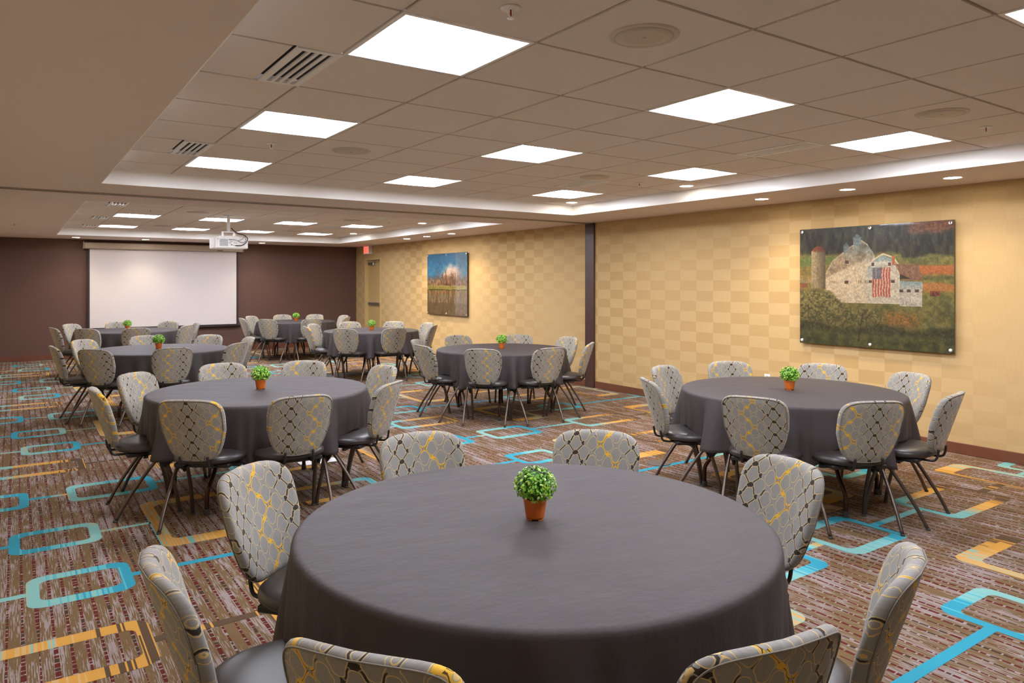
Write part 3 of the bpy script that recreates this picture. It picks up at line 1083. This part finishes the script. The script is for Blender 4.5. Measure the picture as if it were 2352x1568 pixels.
def letters_exit():
    mb = MB()
    # local strokes in (s,z) where s runs to the reader's right (towards -y); centre 0
    H, W_, t = 0.125, 0.052, 0.018

    def bar(a, b):
        (s0, z0), (s1, z1) = a, b
        dx, dz = s1 - s0, z1 - z0
        L = hypot(dx, dz)
        nx, nz = -dz / L * t / 2, dx / L * t / 2
        pts = [(s0 + nx, z0 + nz), (s0 - nx, z0 - nz), (s1 - nx, z1 - nz), (s1 + nx, z1 + nz)]
        for xx in (-0.0895,):
            fr = [(xx, -s, z + 0.035) for s, z in pts]
            bk = [(-0.0875, -s, z + 0.035) for s, z in pts]
            o = len(mb.v)
            mb.v += fr + bk
            mb.face((o, o + 1, o + 2, o + 3))
            for k in range(4):
                mb.face((o + k, o + (k + 1) % 4, o + 4 + (k + 1) % 4, o + 4 + k))
    c = -0.098
    bar((c - .022, 0), (c - .022, H)); bar((c - .022, t / 2), (c + .025, t / 2)); bar((c - .022, H - t / 2), (c + .025, H - t / 2)); bar((c - .022, H / 2), (c + .018, H / 2))
    c = -0.028
    bar((c - .024, 0), (c + .024, H)); bar((c - .024, H), (c + .024, 0))
    c = 0.035
    bar((c, 0), (c, H))
    c = 0.098
    bar((c, 0), (c, H)); bar((c - .028, H - t / 2), (c + .028, H - t / 2))
    return mb


recalc(letters_exit().build('letters', M['exitred'], ex))

# ---- wall outlet, floor boxes
ob = empty('wall_outlet', (WX, 5.04, 0.385), 0, label='small white wall outlet behind the table under the barn picture', cat='outlet')
MB().bbox(-0.006, 0, -0.036, 0.036, 0, 0.115, 0.002).build('cover_plate', M['whiteplate'], ob)
mb = MB()
for z in (0.028, 0.072):
    mb.bbox(-0.008, -0.006, -0.017, 0.017, z, z + 0.026, 0.001)
mb.build('socket', M['offwhite'], ob)
fb = empty('floor_box', (2.12, 5.98, 0.001), 0, label='white floor box lid under the second table on the left', cat='floor outlet')
MB().bbox(-0.16, 0.16, -0.07, 0.07, 0, 0.006, 0.002).build('lid', M['whiteplate'], fb)
fb = empty('floor_box', (4.47, 4.32, 0.001), 0, label='flat round grey floor outlet cover left of the table under the barn picture', cat='floor outlet')
MB().lathe([(0, 0), (0.10, 0), (0.10, 0.004), (0.094, 0.006), (0, 0.006)], n=32).build('lid', M['greyplate'], fb)
fb = empty('floor_box', (4.51, 2.80, 0.001), 0, label='tan floor outlet plate under the table below the barn picture', cat='floor outlet')
mb = MB().bbox(-0.09, 0.09, -0.06, 0.06, 0, 0.004, 0.0015)
mb.build('plate', M['tanplate'], fb)
MB().lathe([(0, 0.004), (0.045, 0.004), (0.045, 0.006), (0.04, 0.007), (0, 0.007)], n=28).build('round_lid', M['tanplate'], fb)


# ================================================================= PICTURES
def lerp(a, b, t): return tuple(a[i] + (b[i] - a[i]) * t for i in range(3))


def vnoise(x, y, seed=0):
    xi, yi = floor(x), floor(y)
    fx, fy = x - xi, y - yi
    fx = fx * fx * (3 - 2 * fx); fy = fy * fy * (3 - 2 * fy)

    def h(a, b):
        n = (a * 374761393 + b * 668265263 + seed * 974634777) & 0xffffffff
        n = ((n ^ (n >> 13)) * 1274126177) & 0xffffffff
        return ((n ^ (n >> 16)) & 0xffff) / 65535.0
    a = h(xi, yi) + (h(xi + 1, yi) - h(xi, yi)) * fx
    b = h(xi, yi + 1) + (h(xi + 1, yi + 1) - h(xi, yi + 1)) * fx
    return a + (b - a) * fy


def fbm(x, y, seed=0):
    return 0.55 * vnoise(x, y, seed) + 0.3 * vnoise(x * 2.1, y * 2.1, seed + 1) + 0.15 * vnoise(x * 4.3, y * 4.3, seed + 2)


def cs(t, k=2.3):
    return min(1.0, max(0.0, (t - .5) * k + .5))


def inpoly(x, y, P):
    r = False
    j = len(P) - 1
    for i in range(len(P)):
        if (P[i][1] > y) != (P[j][1] > y) and x < (P[j][0] - P[i][0]) * (y - P[i][1]) / (P[j][1] - P[i][1]) + P[i][0]:
            r = not r
        j = i
    return r


def barn(u, v):
    """u,v in 0..1 from top-left of the picture; returns sRGB 0..255"""
    n = cs(fbm(u * 30, v * 24, 3))
    n2 = cs(fbm(u * 95, v * 72, 8))
    vs_ = cs(fbm(u * 60, v * 14, 19))            # upright brush strokes for woods
    X, Y = u * 1240, v * 1000
    wx_ = X + 60 * (fbm(u * 9, v * 9, 51) - .5)
    wy_ = Y + 46 * (fbm(u * 8, v * 10, 57) - .5)
    ss = lambda a, b, t: min(1.0, max(0.0, (t - a) / (b - a)))
    # woods, fields
    woods = lerp((24, 26, 20), (84, 84, 60), vs_ * .7)
    field = lerp((128, 116, 52), (168, 134, 66), n)
    if wx_ > 740:
        field = lerp((96, 100, 46), (140, 134, 62), n)
        field = lerp(field, (196, 110, 50), ss(330, 350, wy_) * (1 - ss(400, 425, wy_)))
        field = lerp(field, (190, 120, 56), ss(470, 490, wy_) * (1 - ss(530, 560, wy_)) * .9)
        field = lerp(field, (70, 70, 36), ss(420, 435, wy_) * (1 - ss(440, 460, wy_)) * n)
    else:
        field = lerp(field, (104, 122, 54), ss(230, 250, wy_) * (1 - ss(300, 330, wy_)))
    hor = 185 + 50 * fbm(u * 7, 1.5, 2)
    if wx_ > 850: hor += 40
    c = lerp(woods, field, ss(hor, hor + 26, wy_))
    if wx_ > 870: c = lerp(c, lerp((120, 60, 34), (176, 98, 50), n2), ss(870, 960, wx_) * (1 - ss(60, 90, wy_)) * .8)
    # meadow below
    meadow = lerp((78, 80, 38), (126, 118, 58), n)
    c = lerp(c, meadow, ss(590, 640, wy_))
    # silo
    if 108 < X < 236 and 150 < Y < 520:
        s = (X - 108) / 128
        if Y > 150 + 44 * (abs(s - .5) * 2) ** 2:
            body = lerp((200, 178, 130), (84, 70, 52), s ** 1.3)
            body = lerp(body, (110, 96, 74), .3 * vs_)
            c = lerp(lerp((160, 76, 40), (96, 44, 28), s), body, ss(192, 206, Y + 14 * (n2 - .5)))
    if X < 110 and 430 < Y < 470: c = lerp(c, (196, 176, 150), .55 if (int(X / 9) % 2 == 0 or Y < 437) else .1)
    if X < 70 and 475 < Y < 512: c = (150, 84, 60)
    # main barn
    white = lerp((236, 208, 168), (214, 200, 176), X / 1100)
    white = lerp(white, (176, 160, 132), .35 * n2)
    roof = lerp((196, 168, 132), (150, 128, 100), n)
    blue = lerp((112, 150, 164), (170, 180, 174), n2)
    main = [(238, 395), (262, 340), (300, 285), (345, 245), (400, 205), (470, 160), (545, 118), (600, 160), (640, 215), (672, 290), (700, 400), (700, 640), (240, 640)]
    if inpoly(X, Y, main):
        wall_t = ss(0, 26, Y - (410 - max(0, X - 238) * .42))
        c = lerp(roof, white, wall_t)
        if X > 400:
            up = 1 - ss(150, 330, Y - (X - 500) * .15)
            c = lerp(c, lerp(blue, (92, 92, 82), n), up * .85)
    for a, b, cc, dd in ((470, 162, 545, 118), (545, 118, 602, 162), (238, 395, 300, 285), (300, 285, 470, 160)):
        L_ = hypot(cc - a, dd - b)
        t_ = ((X - a) * (cc - a) + (Y - b) * (dd - b)) / L_ / L_
        if 0 < t_ < 1 and abs((X - a) * (dd - b) - (Y - b) * (cc - a)) / L_ < 4: c = (206, 186, 152)
    for px, py, hw in ((512, 62, 42), (420, 130, 30)):     # cupolas
        if inpoly(X, Y, [(px - hw, py + 36), (px, py), (px + hw, py + 36)]): c = lerp((70, 80, 80), blue, .4)
        if abs(X - px) < hw * .75 and py + 32 < Y < py + 92: c = lerp(blue, (92, 96, 88), .4)
    gable = [(585, 640), (585, 405), (606, 340), (648, 290), (720, 246), (790, 278), (832, 330), (850, 400), (850, 640)]
    if inpoly(X, Y, gable):
        c = lerp((222, 206, 178), (196, 190, 176), n2)
        c = lerp(c, blue, (1 - ss(300, 440, Y + (X - 640) * .35)) * .9)
        if 650 < X < 800 and 300 < Y < 332: c = lerp(c, (214, 206, 188), .8)
    edge = [(560, 425), (596, 330), (646, 280), (724, 236), (800, 268), (846, 330), (880, 405)]
    for (a, b), (cc, dd) in zip(edge, edge[1:]):
        L_ = hypot(cc - a, dd - b)
        t_ = ((X - a) * (cc - a) + (Y - b) * (dd - b)) / L_ / L_
        if 0 < t_ < 1 and abs((X - a) * (dd - b) - (Y - b) * (cc - a)) / L_ < 6: c = (216, 200, 170)
    if inpoly(X, Y, [(812, 318), (990, 325), (1022, 455), (850, 450), (905, 430), (850, 392)]): c = lerp((156, 116, 88), (122, 84, 64), n2)
    if inpoly(X, Y, [(850, 398), (940, 440), (850, 440)]): c = (40, 34, 28)
    if inpoly(X, Y, [(850, 455), (1020, 465), (1015, 655), (850, 655)]):
        c = lerp((216, 204, 184), (180, 176, 164), n2)
        c = lerp(c, blue, (1 - ss(470, 530, Y)) * .9)
    if 790 < X < 815 and 255 < Y < 330: c = (176, 98, 60)
    for wx, wy, ww, wh in ((425, 297, 16, 14), (640, 320, 11, 15), (772, 320, 11, 15), (620, 460, 15, 12), (798, 460, 15, 12),
                           (862, 532, 15, 12), (920, 532, 15, 12), (980, 532, 15, 12), (420, 465, 16, 13)):
        if abs(X - wx) < ww and abs(Y - wy) < wh: c = (74, 58, 46)
        if abs(X - wx) < ww + 3 and wh < Y - wy < wh + 5: c = (220, 208, 186)
    for k in range(6):
        if abs(X - (275 + k * 14)) < 3 and 452 < Y < 476: c = (140, 122, 98)
        if abs(X - (525 + k * 14)) < 3 and 450 < Y < 474: c = (150, 132, 108)
    # flag, hung vertically
    if 637 < X < 778 and 345 < Y < 583 + 4 * sin(X * .06):
        s = int((X - 637 + 3 * sin(Y * .05)) / 141 * 13)
        c = (190, 62, 48) if s % 2 == 0 else (224, 192, 168)
        if X < 709 and Y < 440:
            c = (58, 62, 92)
            if (int(X / 7) + int(Y / 8)) % 2 == 0 and (int(X) % 7 < 4): c = (190, 186, 190)
        c = lerp(c, (140, 104, 84), .3 * n2)
    if abs(X - 1110) < 36 and 532 < Y < 572: c = (140, 56, 38) if n2 > .4 else (50, 36, 26)
    # bushes in front
    be = 500 + 34 * sin(u * 22) + 235 * ss(150, 700, X) + 50 * (fbm(u * 18, .4, 6) - .5)
    bush = lerp((60, 60, 30), (166, 150, 84), n2 * (1 - .55 * ss(620, 880, Y)))
    c = lerp(c, bush, ss(be, be + 30, Y + 26 * (n2 - .5)) * (1 - ss(700, 800, wx_)) * (1 - ss(830, 880, wy_)))
    c = lerp(c, lerp((96, 74, 34), (186, 116, 48), n2), .8 * ss(700, 780, wx_) * (1 - ss(930, 1020, wx_)) * ss(680, 740, wy_) * (1 - ss(800, 860, wy_)))
    c = lerp(c, lerp((28, 28, 18), (64, 66, 34), n2), .75 * ss(810, 850, wy_ + 20 * sin(u * 14)) * (1 - ss(880, 930, wy_)))
    c = lerp(c, lerp((48, 56, 28), (92, 92, 46), n), ss(880, 930, wy_))
    if abs(X - 560 + (Y - 700) * .15) < 6 and 720 < Y < 960: c = lerp(c, (34, 30, 22), .7)
    c = lerp(c, (96, 80, 58), 0.10)
    m = .66 + .24 * cs(fbm(u * 120, v * 95, 40), 1.6)
    return (c[0] * m, c[1] * m, c[2] * m)


def lake(u, v):
    n = cs(fbm(u * 18, v * 22, 13))
    n2 = cs(fbm(u * 60, v * 24, 17))
    v0 = v
    v = v + .03 * (fbm(u * 10, v * 6, 77) - .5)
    if v < .52:
        c = lerp((40, 116, 164), (96, 152, 182), n * (0.4 + v))
        d = hypot((u - .62) * 1.0, (v - .36) * 1.5) + .22 * (fbm(u * 7, v * 7, 5) - .5)
        if v > .14:
            c = lerp(c, lerp((226, 212, 204), (206, 150, 116), min(1, max(0, (v - .2) * 3.5))), min(1, max(0, (0.30 - d) * 6)))
        for q_, ns in ((34, 21), (23, 55)):
            k = floor(u * q_)
            top = .24 + .22 * vnoise(k * 1.7, 3, ns) + (.05 if u < .15 else 0)
            cx = (k + .5 + .3 * (vnoise(k * 2.3, 9, ns) - .5)) / q_
            wdt = (v - top) * .10 + .003 * n2
            if v > top and abs(u - cx) < wdt * (0.6 + n2): c = lerp((70, 60, 44), (136, 96, 72), n2)
        if v > .36: c = lerp(c, lerp((92, 70, 50), (168, 118, 84), n2), min(.75, (v - .36) * 8))
        if u < .35 and v > .43: c = lerp(c, (196, 160, 116), .6 * n2)
    elif v < .60:
        c = lerp((140, 132, 52), (176, 160, 84), n)
        if v < .55: c = lerp(c, (180, 140, 96), .6 * n2)
        if v > .585: c = (66, 70, 28)
    else:
        c = lerp((96, 66, 40), (176, 128, 74), cs(fbm(u * 34, v * 9, 31)))
        if n2 > .62: c = lerp(c, (132, 136, 70), .5)
        if .66 < v < .82: c = lerp(c, (132, 134, 140), .5 * vnoise(u * 8, v * 5, 2))
        if v > .8: c = lerp(c, lerp((96, 92, 44), (120, 84, 70), n2), .7)
    if u > .72: c = lerp(c, (170, 158, 158), .35)
    m = .66 + .26 * fbm(u * 60, v * 70, 44)
    return (c[0] * m, c[1] * m, c[2] * m)


def make_art(name, fn, yl, yr, z0, z1, nu, nv, label, standoff_u):
    """panel on the right wall; yl is the left edge seen from the room (larger y)"""
    root = empty(name, (WX, (yl + yr) / 2, z0), 0, label=label, cat='picture')
    hw = (yl - yr) / 2
    H = z1 - z0
    MB().bbox(-0.044, -0.034, -hw, hw, 0, H, 0.001).build('acrylic_panel', M['acrylic'], root)
    mb = MB()
    cols = []
    for j in range(nv + 1):
        for i in range(nu + 1):
            mb.v.append((-0.0446, hw - 0.003 - (2 * hw - 0.006) * i / nu, H - 0.003 - (H - 0.006) * j / nv))
            c = fn((i + .001) / nu, j / nv)
            cols += [s2l(max(0, min(255, c[0])) / 255), s2l(max(0, min(255, c[1])) / 255), s2l(max(0, min(255, c[2])) / 255), 1.0]
    for j in range(nv):
        for i in range(nu):
            a = j * (nu + 1) + i
            mb.face((a, a + nu + 1, a + nu + 2, a + 1))
    o = mb.build('print', M['ink'], root)
    at = o.data.attributes.new('ink', 'FLOAT_COLOR', 'POINT')
    at.data.foreach_set('color', cols)
    for zz in (0.03, H - 0.03):
        for u in standoff_u:
            yy = hw - u * 2 * hw
            yy = max(-hw + 0.03, min(hw - 0.03, yy))
            MB().lathe([(0.0, 0.0), (0.012, 0.0), (0.012, 0.034), (0.015, 0.035), (0.018, 0.045), (0.018, 0.053), (0.014, 0.056), (0.0, 0.056)], n=20,
                       M4=Matrix.Translation((0, yy, zz)) @ Matrix.Rotation(-pi / 2, 4, 'Y')).build('standoff', M['steel'], root)
    return root


make_art('wall_picture', barn, 4.605, 3.068, 0.884, 2.083, 330, 256, 'wide glossy barn picture with silo and hanging flag on the tan wall', (0, .5, 1))
make_art('wall_picture', lake, 13.04, 11.47, 0.89, 2.09, 150, 130, 'glossy mountain lake picture with blue sky on the far tan wall', (0, .5, 1))

# ================================================================= CHAIR
def outline_back(th):
    c, s = cos(th), sin(th)
    n = 5.2 if s > 0 else 3.9
    X = math.copysign(abs(c) ** (2 / n), c)
    Zz = math.copysign(abs(s) ** (2 / n), s)
    w_ = 0.196 + 0.012 * Zz if Zz > 0 else 0.196 + 0.048 * Zz
    zc = 0.640 - 0.012 * X * X * (1 if Zz > 0 else 0)
    return X * w_, zc + Zz * 0.196


def back_y(x, z):
    return -0.212 - 0.32 * (z - 0.44) + 1.25 * x * x


def make_chair():
    root = empty('stacking_chair', (0, 0, 0))
    # backrest: curved upholstered shell
    N = 48
    prof = [(0.0, .020), (.25, .020), (.5, .020), (.72, .021), (.86, .021), (.94, .018), (.985, .010), (1.0, 0.0), (.995, -.010), (.975, -.017),
            (.955, -.020), (.94, -.0185), (.92, -.021), (.72, -.022), (.5, -.022), (.25, -.022), (.0, -.022)]
    mb = MB()
    rings = []
    for r, off in prof:
        ring = []
        for k in range(N):
            x, z = outline_back(2 * pi * k / N)
            x *= max(r, .002)
            z = .635 + (z - .635) * max(r, .002)
            ring.append((x, back_y(x, z) + off, z))
        rings.append(ring)
    mb.loft(rings, 0)
    back = recalc(mb.build('backrest', M['fabric'], root))
    mb = MB()
    pts = []
    for k in range(N + 1):
        x, z = outline_back(2 * pi * k / N)
        x *= .965; z = .635 + (z - .635) * .965
        pts.append((x, back_y(x, z) - .021, z))
    mb.tube(pts, 0.0022, 5, sub=1)
    mb.build('piping', M['pipe'], back)
    # seat cushion
    mb = MB()
    rings = []
    for r, z in [(0.0, .468), (.3, .468), (.6, .466), (.8, .461), (.92, .452), (.985, .440), (1.0, .428), (.99, .416), (.95, .409), (.85, .406), (0.0, .406)]:
        ring = []
        for k in range(N):
            t = 2 * pi * k / N
            c, s = cos(t), sin(t)
            n = 3.0 if s > 0 else 2.5
            X = math.copysign(abs(c) ** (2 / n), c)
            Y = math.copysign(abs(s) ** (2 / n), s)
            w_ = 0.222 + 0.008 * Y
            ring.append((X * w_ * max(r, .002), 0.010 + Y * 0.214 * max(r, .002), z + .008 - (0.006 if Y > 0 else 0) * Y * Y * r))
        rings.append(ring)
    mb.loft(rings, 0)
    recalc(mb.build('seat', M['vinyl'], root))
    mb = MB()
    mb.bbox(-.175, .175, -.15, .15, .388, .4135, 0.006)
    mb.bbox(-.225, .225, .045, .085, .372, .398, 0.006)
    mb.bbox(-.20, .20, -.055, -.025, .376, .394, 0.004)
    mb.build('seat_frame', M['blackp'], root)
    for s in (-1, 1):
        mb = MB()
        mb.tube([(s * .088, -.09, .402), (s * .088, -.17, .399), (s * .088, -.214, .403), (s * .088, -.232, .422), (s * .086, -.243, .475)], .0075, 8)
        mb.build('back_support', M['blackp'], root)
    for s in (-1, 1):
        # hinge hub with fin
        R = Matrix.Translation((s * .218, .085, .375)) @ Matrix.Rotation(s * pi / 2, 4, 'Y')
        mb = MB().lathe([(0, 0), (.034, 0), (.038, .004), (.038, .022), (.034, .027), (.018, .027), (.016, .024), (0, .024)], n=24, M4=R)
        fin = [(-.06, .0), (-.035, -.05), (-.015, -.072), (.0, -.055), (.04, -.03), (.055, .01)]
        o = len(mb.v)
        for xx in (.214, .226):
            mb.v += [(s * xx, .085 + a, .375 + b) for a, b in fin]
        nf = len(fin)
        mb.face(tuple(range(o, o + nf)))
        mb.face(tuple(range(o + nf, o + 2 * nf))[::-1])
        for k in range(nf):
            mb.face((o + k, o + (k + 1) % nf, o + nf + (k + 1) % nf, o + nf + k))
        recalc(mb.build('hinge', M['blackp'], root))
        # long rear leg arching from the hub
        mb = MB()
        mb.tube([(s * .232, .128, .372), (s * .234, .118, .402), (s * .235, .088, .415), (s * .235, .052, .402), (s * .233, -.01, .335), (s * .231, -.085, .232), (s * .229, -.165, .108), (s * .227, -.215, .012)], .0112, 10)
        lg = mb.build('leg', M['legmetal'], root)
        MB().lathe([(0, 0), (.0125, 0), (.0135, .004), (.0125, .014), (0, .014)], (s * .227, -.220, 0), 12).build('glide', M['rubber'], lg)
        mb = MB()
        mb.tube([(s * .205, .055, .385), (s * .206, .092, .300), (s * .208, .128, .180), (s * .210, .150, .070), (s * .211, .158, .012)], .0125, 10)
        lg = mb.build('leg', M['legmetal'], root)
        MB().lathe([(0, 0), (.0135, 0), (.0145, .004), (.0135, .014), (0, .014)], (s * .211, .159, 0), 12).build('glide', M['rubber'], lg)
    return root


chair0 = make_chair()
index_kids(chair0)

# ================================================================= TABLES
TR = 0.762
TH = 0.735
TABLES = [
    ('T1', 1.41, 1.92, 'frontmost table', [129, 84, 37, 348.5, 294, 260, 216, 177], (133, -111, -42, 48)),
    ('T2', 1.49, 5.43, 'second table on the left', [135, 92, 54, 6, 310, 268, 232, 180], (-139, -27, 41, 153)),
    ('T3', 4.66, 3.20, 'table under the barn picture', [150, 103, 63, 20, 338, 281, 241, 203], (133, -111, -42, 48)),
    ('T4', 1.40, 9.40, 'third table on the left', [134, 90, 46, 2, 313, 269, 226, 184], (-139, -27, 41, 153)),
    ('T5', 4.76, 7.14, 'table beside the brown pillar', [136, 90, 44, 2, 312, 266, 225, 180], (118, -126, 56, -43)),
    ('T6', 1.53, 13.40, 'table before the projection screen', [136, 92, 45, 0, 318, 270, 232, 192], (-139, -27, 41, 153)),
    ('T7', 4.84, 11.12, 'table under the lake picture', [134, 88, 44, 0, 318, 266, 224, 172], (118, -126, 56, -43)),
    ('T8', 4.72, 14.62, 'farthest table by the dark wall', [130, 88, 50, 5, 320, 268, 222, 180], (118, -126, 56, -43)),
]
SEATPOS = ['far side, left end', 'far side, left of centre', 'far side, right of centre', 'right end, farther one',
           'right end, nearer one', 'near side, right of its pair', 'near side, left of its pair', 'left end, nearer one']
SEATPOS = ['farther one at its left end', 'far side, left one', 'far side, right one', 'farther one at its right end',
           'nearer one at its right end', 'near side, right one, back turned', 'near side, left one, back turned', 'nearer one at its left end']


def make_cloth(cx, cy, angs, seed, amp=1.0):
    rnd = random.Random(seed)
    mb = MB()
    N = 240
    ph = [rnd.uniform(0, 6.28) for _ in range(6)]
    chair = [radians(a) for a in angs]
    # rounded table edge
    prof = [(0.0, .7385), (.35, .7385), (.60, .7385), (.745, .7385), (.757, .7365), (.7655, .730), (.768, .720)]
    rings = []
    wr = lambda t, r: 0.0016 * (sin(5 * t + ph[0] + r * 7) * r)
    for r, z in prof:
        rings.append([(max(r, .002) * cos(2 * pi * k / N), max(r, .002) * sin(2 * pi * k / N), z) for k in range(N)])
    hem = []
    fold = []
    for k in range(N):
        t = 2 * pi * k / N
        dmin = min(abs(atan2(sin(t - c), cos(t - c))) for c in chair)
        lift = max(0.0, 1 - (dmin / 0.30) ** 2)
        lift = lift * lift * (3 - 2 * lift)
        low = 0.372 + 0.02 * sin(3 * t + ph[1])
        hem.append(low + (0.478 - low) * lift)
        # pleats gather between chairs
        g = (1 - lift)
        e = dmin * (1 + .10 * sin(t * 2 + ph[2]))
        f1 = abs(cos((0.39 - e) * pi / 0.215))
        f1 = f1 ** 1.2
        f = g * (f1 * (0.038 + 0.058 * min(1, (e / .39) ** 2)) - 0.034 * (1 - f1)) - (1 - g) * 0.022 + 0.014 * (sin(13 * t + ph[3]) * .6 + sin(37 * t + ph[4]) * .5 + sin(23 * t + ph[5]) * .5)
        fold.append(0.010 + f * amp)
    S = 16
    for i in range(1, S + 1):
        s = i / S
        ring = []
        for k in range(N):
            t = 2 * pi * k / N
            z = .720 + (hem[k] - .720) * s
            drop = (.720 - z)
            r = .768 + (fold[k]) * min(1.25, (drop / .34)) ** 0.9 + 0.004 * sin(40 * t + ph[0]) * s * s
            ring.append((r * cos(t), r * sin(t), z))
        rings.append(ring)
    mb.loft(rings, 0, True, False, True)
    o = len(mb.v)
    mb.face(tuple(range(N)), 0, True)
    ob = mb.build('tablecloth', M['cloth'])
    ob.location = (cx, cy, 0)
    sol = ob.modifiers.new('thickness', 'SOLIDIFY')
    sol.thickness = 0.0012
    sol.offset = -1
    return ob


def make_table(cx, cy, legs):
    root = empty('round_table', (cx, cy, 0))
    MB().lathe([(0, .700), (TR - .012, .700), (TR - .004, .704), (TR - .002, .718), (TR - .006, .732), (TR - .02, .7355), (0, .7355)], n=64).build('tabletop', M['walnut'], root)
    mb = MB()
    mb.bbox(-.45, .45, -.02, .02, .672, .700, .003)
    mb.bbox(-.02, .02, -.45, .45, .672, .700, .003)
    mb.build('underframe', M['blackp'], root)
    for a in legs:
        t = radians(a)
        c, s = cos(t), sin(t)
        P = [(.30, .69), (.36, .58), (.52, .27), (.585, .17), (.600, .12), (.600, .03)]
        mb = MB().tube([(r * c, r * s, z) for r, z in P], .0145, 10)
        lg = mb.build('leg', M['tlegmetal'], root)
        MB().lathe([(0, 0), (.018, 0), (.019, .004), (.0175, .04), (0, .04)], (.600 * c, .600 * s, 0), 14).build('rubber_foot', M['rubber'], lg)
    return root


def make_plant():
    root = empty('potted_plant', (0, 0, 0))
    mb = MB()
    mb.lathe([(0.0, .004), (.026, .004), (.0300, .006), (.0312, .012), (.0395, .066), (.0402, .070), (.0385, .071), (.0372, .068), (.035, .060), (0, .060)], n=36)
    for k in range(3):
        a0 = 2 * pi * k / 3 + .3
        ring = []
        for rr, z in ((.0285, 0), (.0285, .005), (.0245, .005), (.0245, 0)):
            ring.append([(rr * cos(a0 + q * .16), rr * sin(a0 + q * .16), z) for q in range(9)])
        rings = [[ring[i][q] for i in range(4)] for q in range(9)]
        mb.loft(rings, 0, True, True, False)
    mb.build('pot', M['pot'], root)
    MB().lathe([(0, .064), (.02, .066), (.036, .062), (.0, .061)], n=20).build('moss', M['soil'], root)
    rnd = random.Random(4)
    mb = MB()
    sh = []
    C0 = Vector((0, 0, .112))
    mb.lathe([(0, -.034), (.022, -.03), (.040, -.012), (.044, .008), (.038, .026), (.02, .038), (0, .042)], (0, 0, .112), 14)
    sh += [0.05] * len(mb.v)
    for i in range(1050):
        zz = rnd.uniform(-.75, 1)
        a = rnd.uniform(0, 2 * pi)
        q = sqrt(max(0, 1 - zz * zz))
        d = Vector((q * cos(a), q * sin(a), zz))
        R = rnd.uniform(.046, .071)
        p = C0 + Vector((d.x * R, d.y * R, d.z * R * .86))
        nrm = (d + Vector((rnd.uniform(-.8, .8), rnd.uniform(-.8, .8), rnd.uniform(-.3, .9)))).normalized()
        tdir = nrm.cross(Vector((rnd.uniform(-1, 1), rnd.uniform(-1, 1), rnd.uniform(-1, 1)))).normalized()
        b = nrm.cross(tdir)
        L = rnd.uniform(.008, .0125)
        W_ = L * .36
        o = len(mb.v)
        cup = nrm * L * .12
        for u, v_ in ((-.5, 0), (-.2, .9), (.15, 1), (.5, 0), (.15, -1), (-.2, -.9)):
            mb.v.append(tuple(p + tdir * (u * 2 * L * .6) + b * (v_ * W_) + (cup if abs(v_) > .5 else Vector((0, 0, 0)))))
        mb.face(tuple(range(o, o + 6)), 0, False)
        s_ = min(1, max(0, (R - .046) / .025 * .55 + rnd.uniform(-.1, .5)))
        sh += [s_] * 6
    fo = mb.build('foliage', M['leaf'], root)
    at = fo.data.attributes.new('shade', 'FLOAT', 'POINT')
    at.data.foreach_set('value', sh)
    mb = MB()
    for i in range(9):
        p = C0 + Vector((.030, -.060, .006)) + Vector((rnd.uniform(-.007, .007), rnd.uniform(-.004, .004), rnd.uniform(-.007, .008)))
        mb.lathe([(0, -.002), (.0018, -.001), (.0018, .001), (0, .002)], tuple(p), 6)
    mb.build('blossom', M['blossom'], root)
    return root


plant0 = make_plant()
index_kids(plant0)
first = True
for n_, (tn, cx, cy, tname, angs, legs) in enumerate(TABLES):
    tb = make_table(cx, cy, legs)
    tag(tb, 'round folding table hidden under charcoal cloth, %s' % tname, 'table', 'round banquet tables')
    cl = make_cloth(cx, cy, angs, 11 + n_, 0.55 if tn == 'T1' else 0.85)
    tag(cl, 'charcoal tablecloth draped over the %s' % tname, 'tablecloth', 'charcoal round tablecloths')
    pl = plant0 if n_ == 0 else copy_tree(plant0)
    pl.location = (cx, cy, 0.7390)
    if tn == 'T1':
        pl.location = (1.42, 1.93, 0.7390)
    pl.rotation_euler = (0, 0, 0.0 if n_ == 0 else n_ * 1.3)
    tag(pl, 'small round boxwood plant in terracotta pot on the %s' % tname, 'potted plant', 'potted plants on the tables')
    for k, a in enumerate(angs):
        t = radians(a)
        D = 0.745
        if tn == 'T1':
            D = [0.79, .735, .71, .775, .765, .755, .765, .805][k]
        if tn == 'T6' or tn == 'T8':
            D = .76
        o = chair0 if first else copy_tree(chair0)
        first = False
        o.location = (cx + D * cos(t), cy + D * sin(t), 0)
        o.rotation_euler = (0, 0, t + pi / 2)
        tag(o, 'grey patterned chair, %s, %s' % (tname, SEATPOS[k]), 'chair', 'patterned stacking chairs')
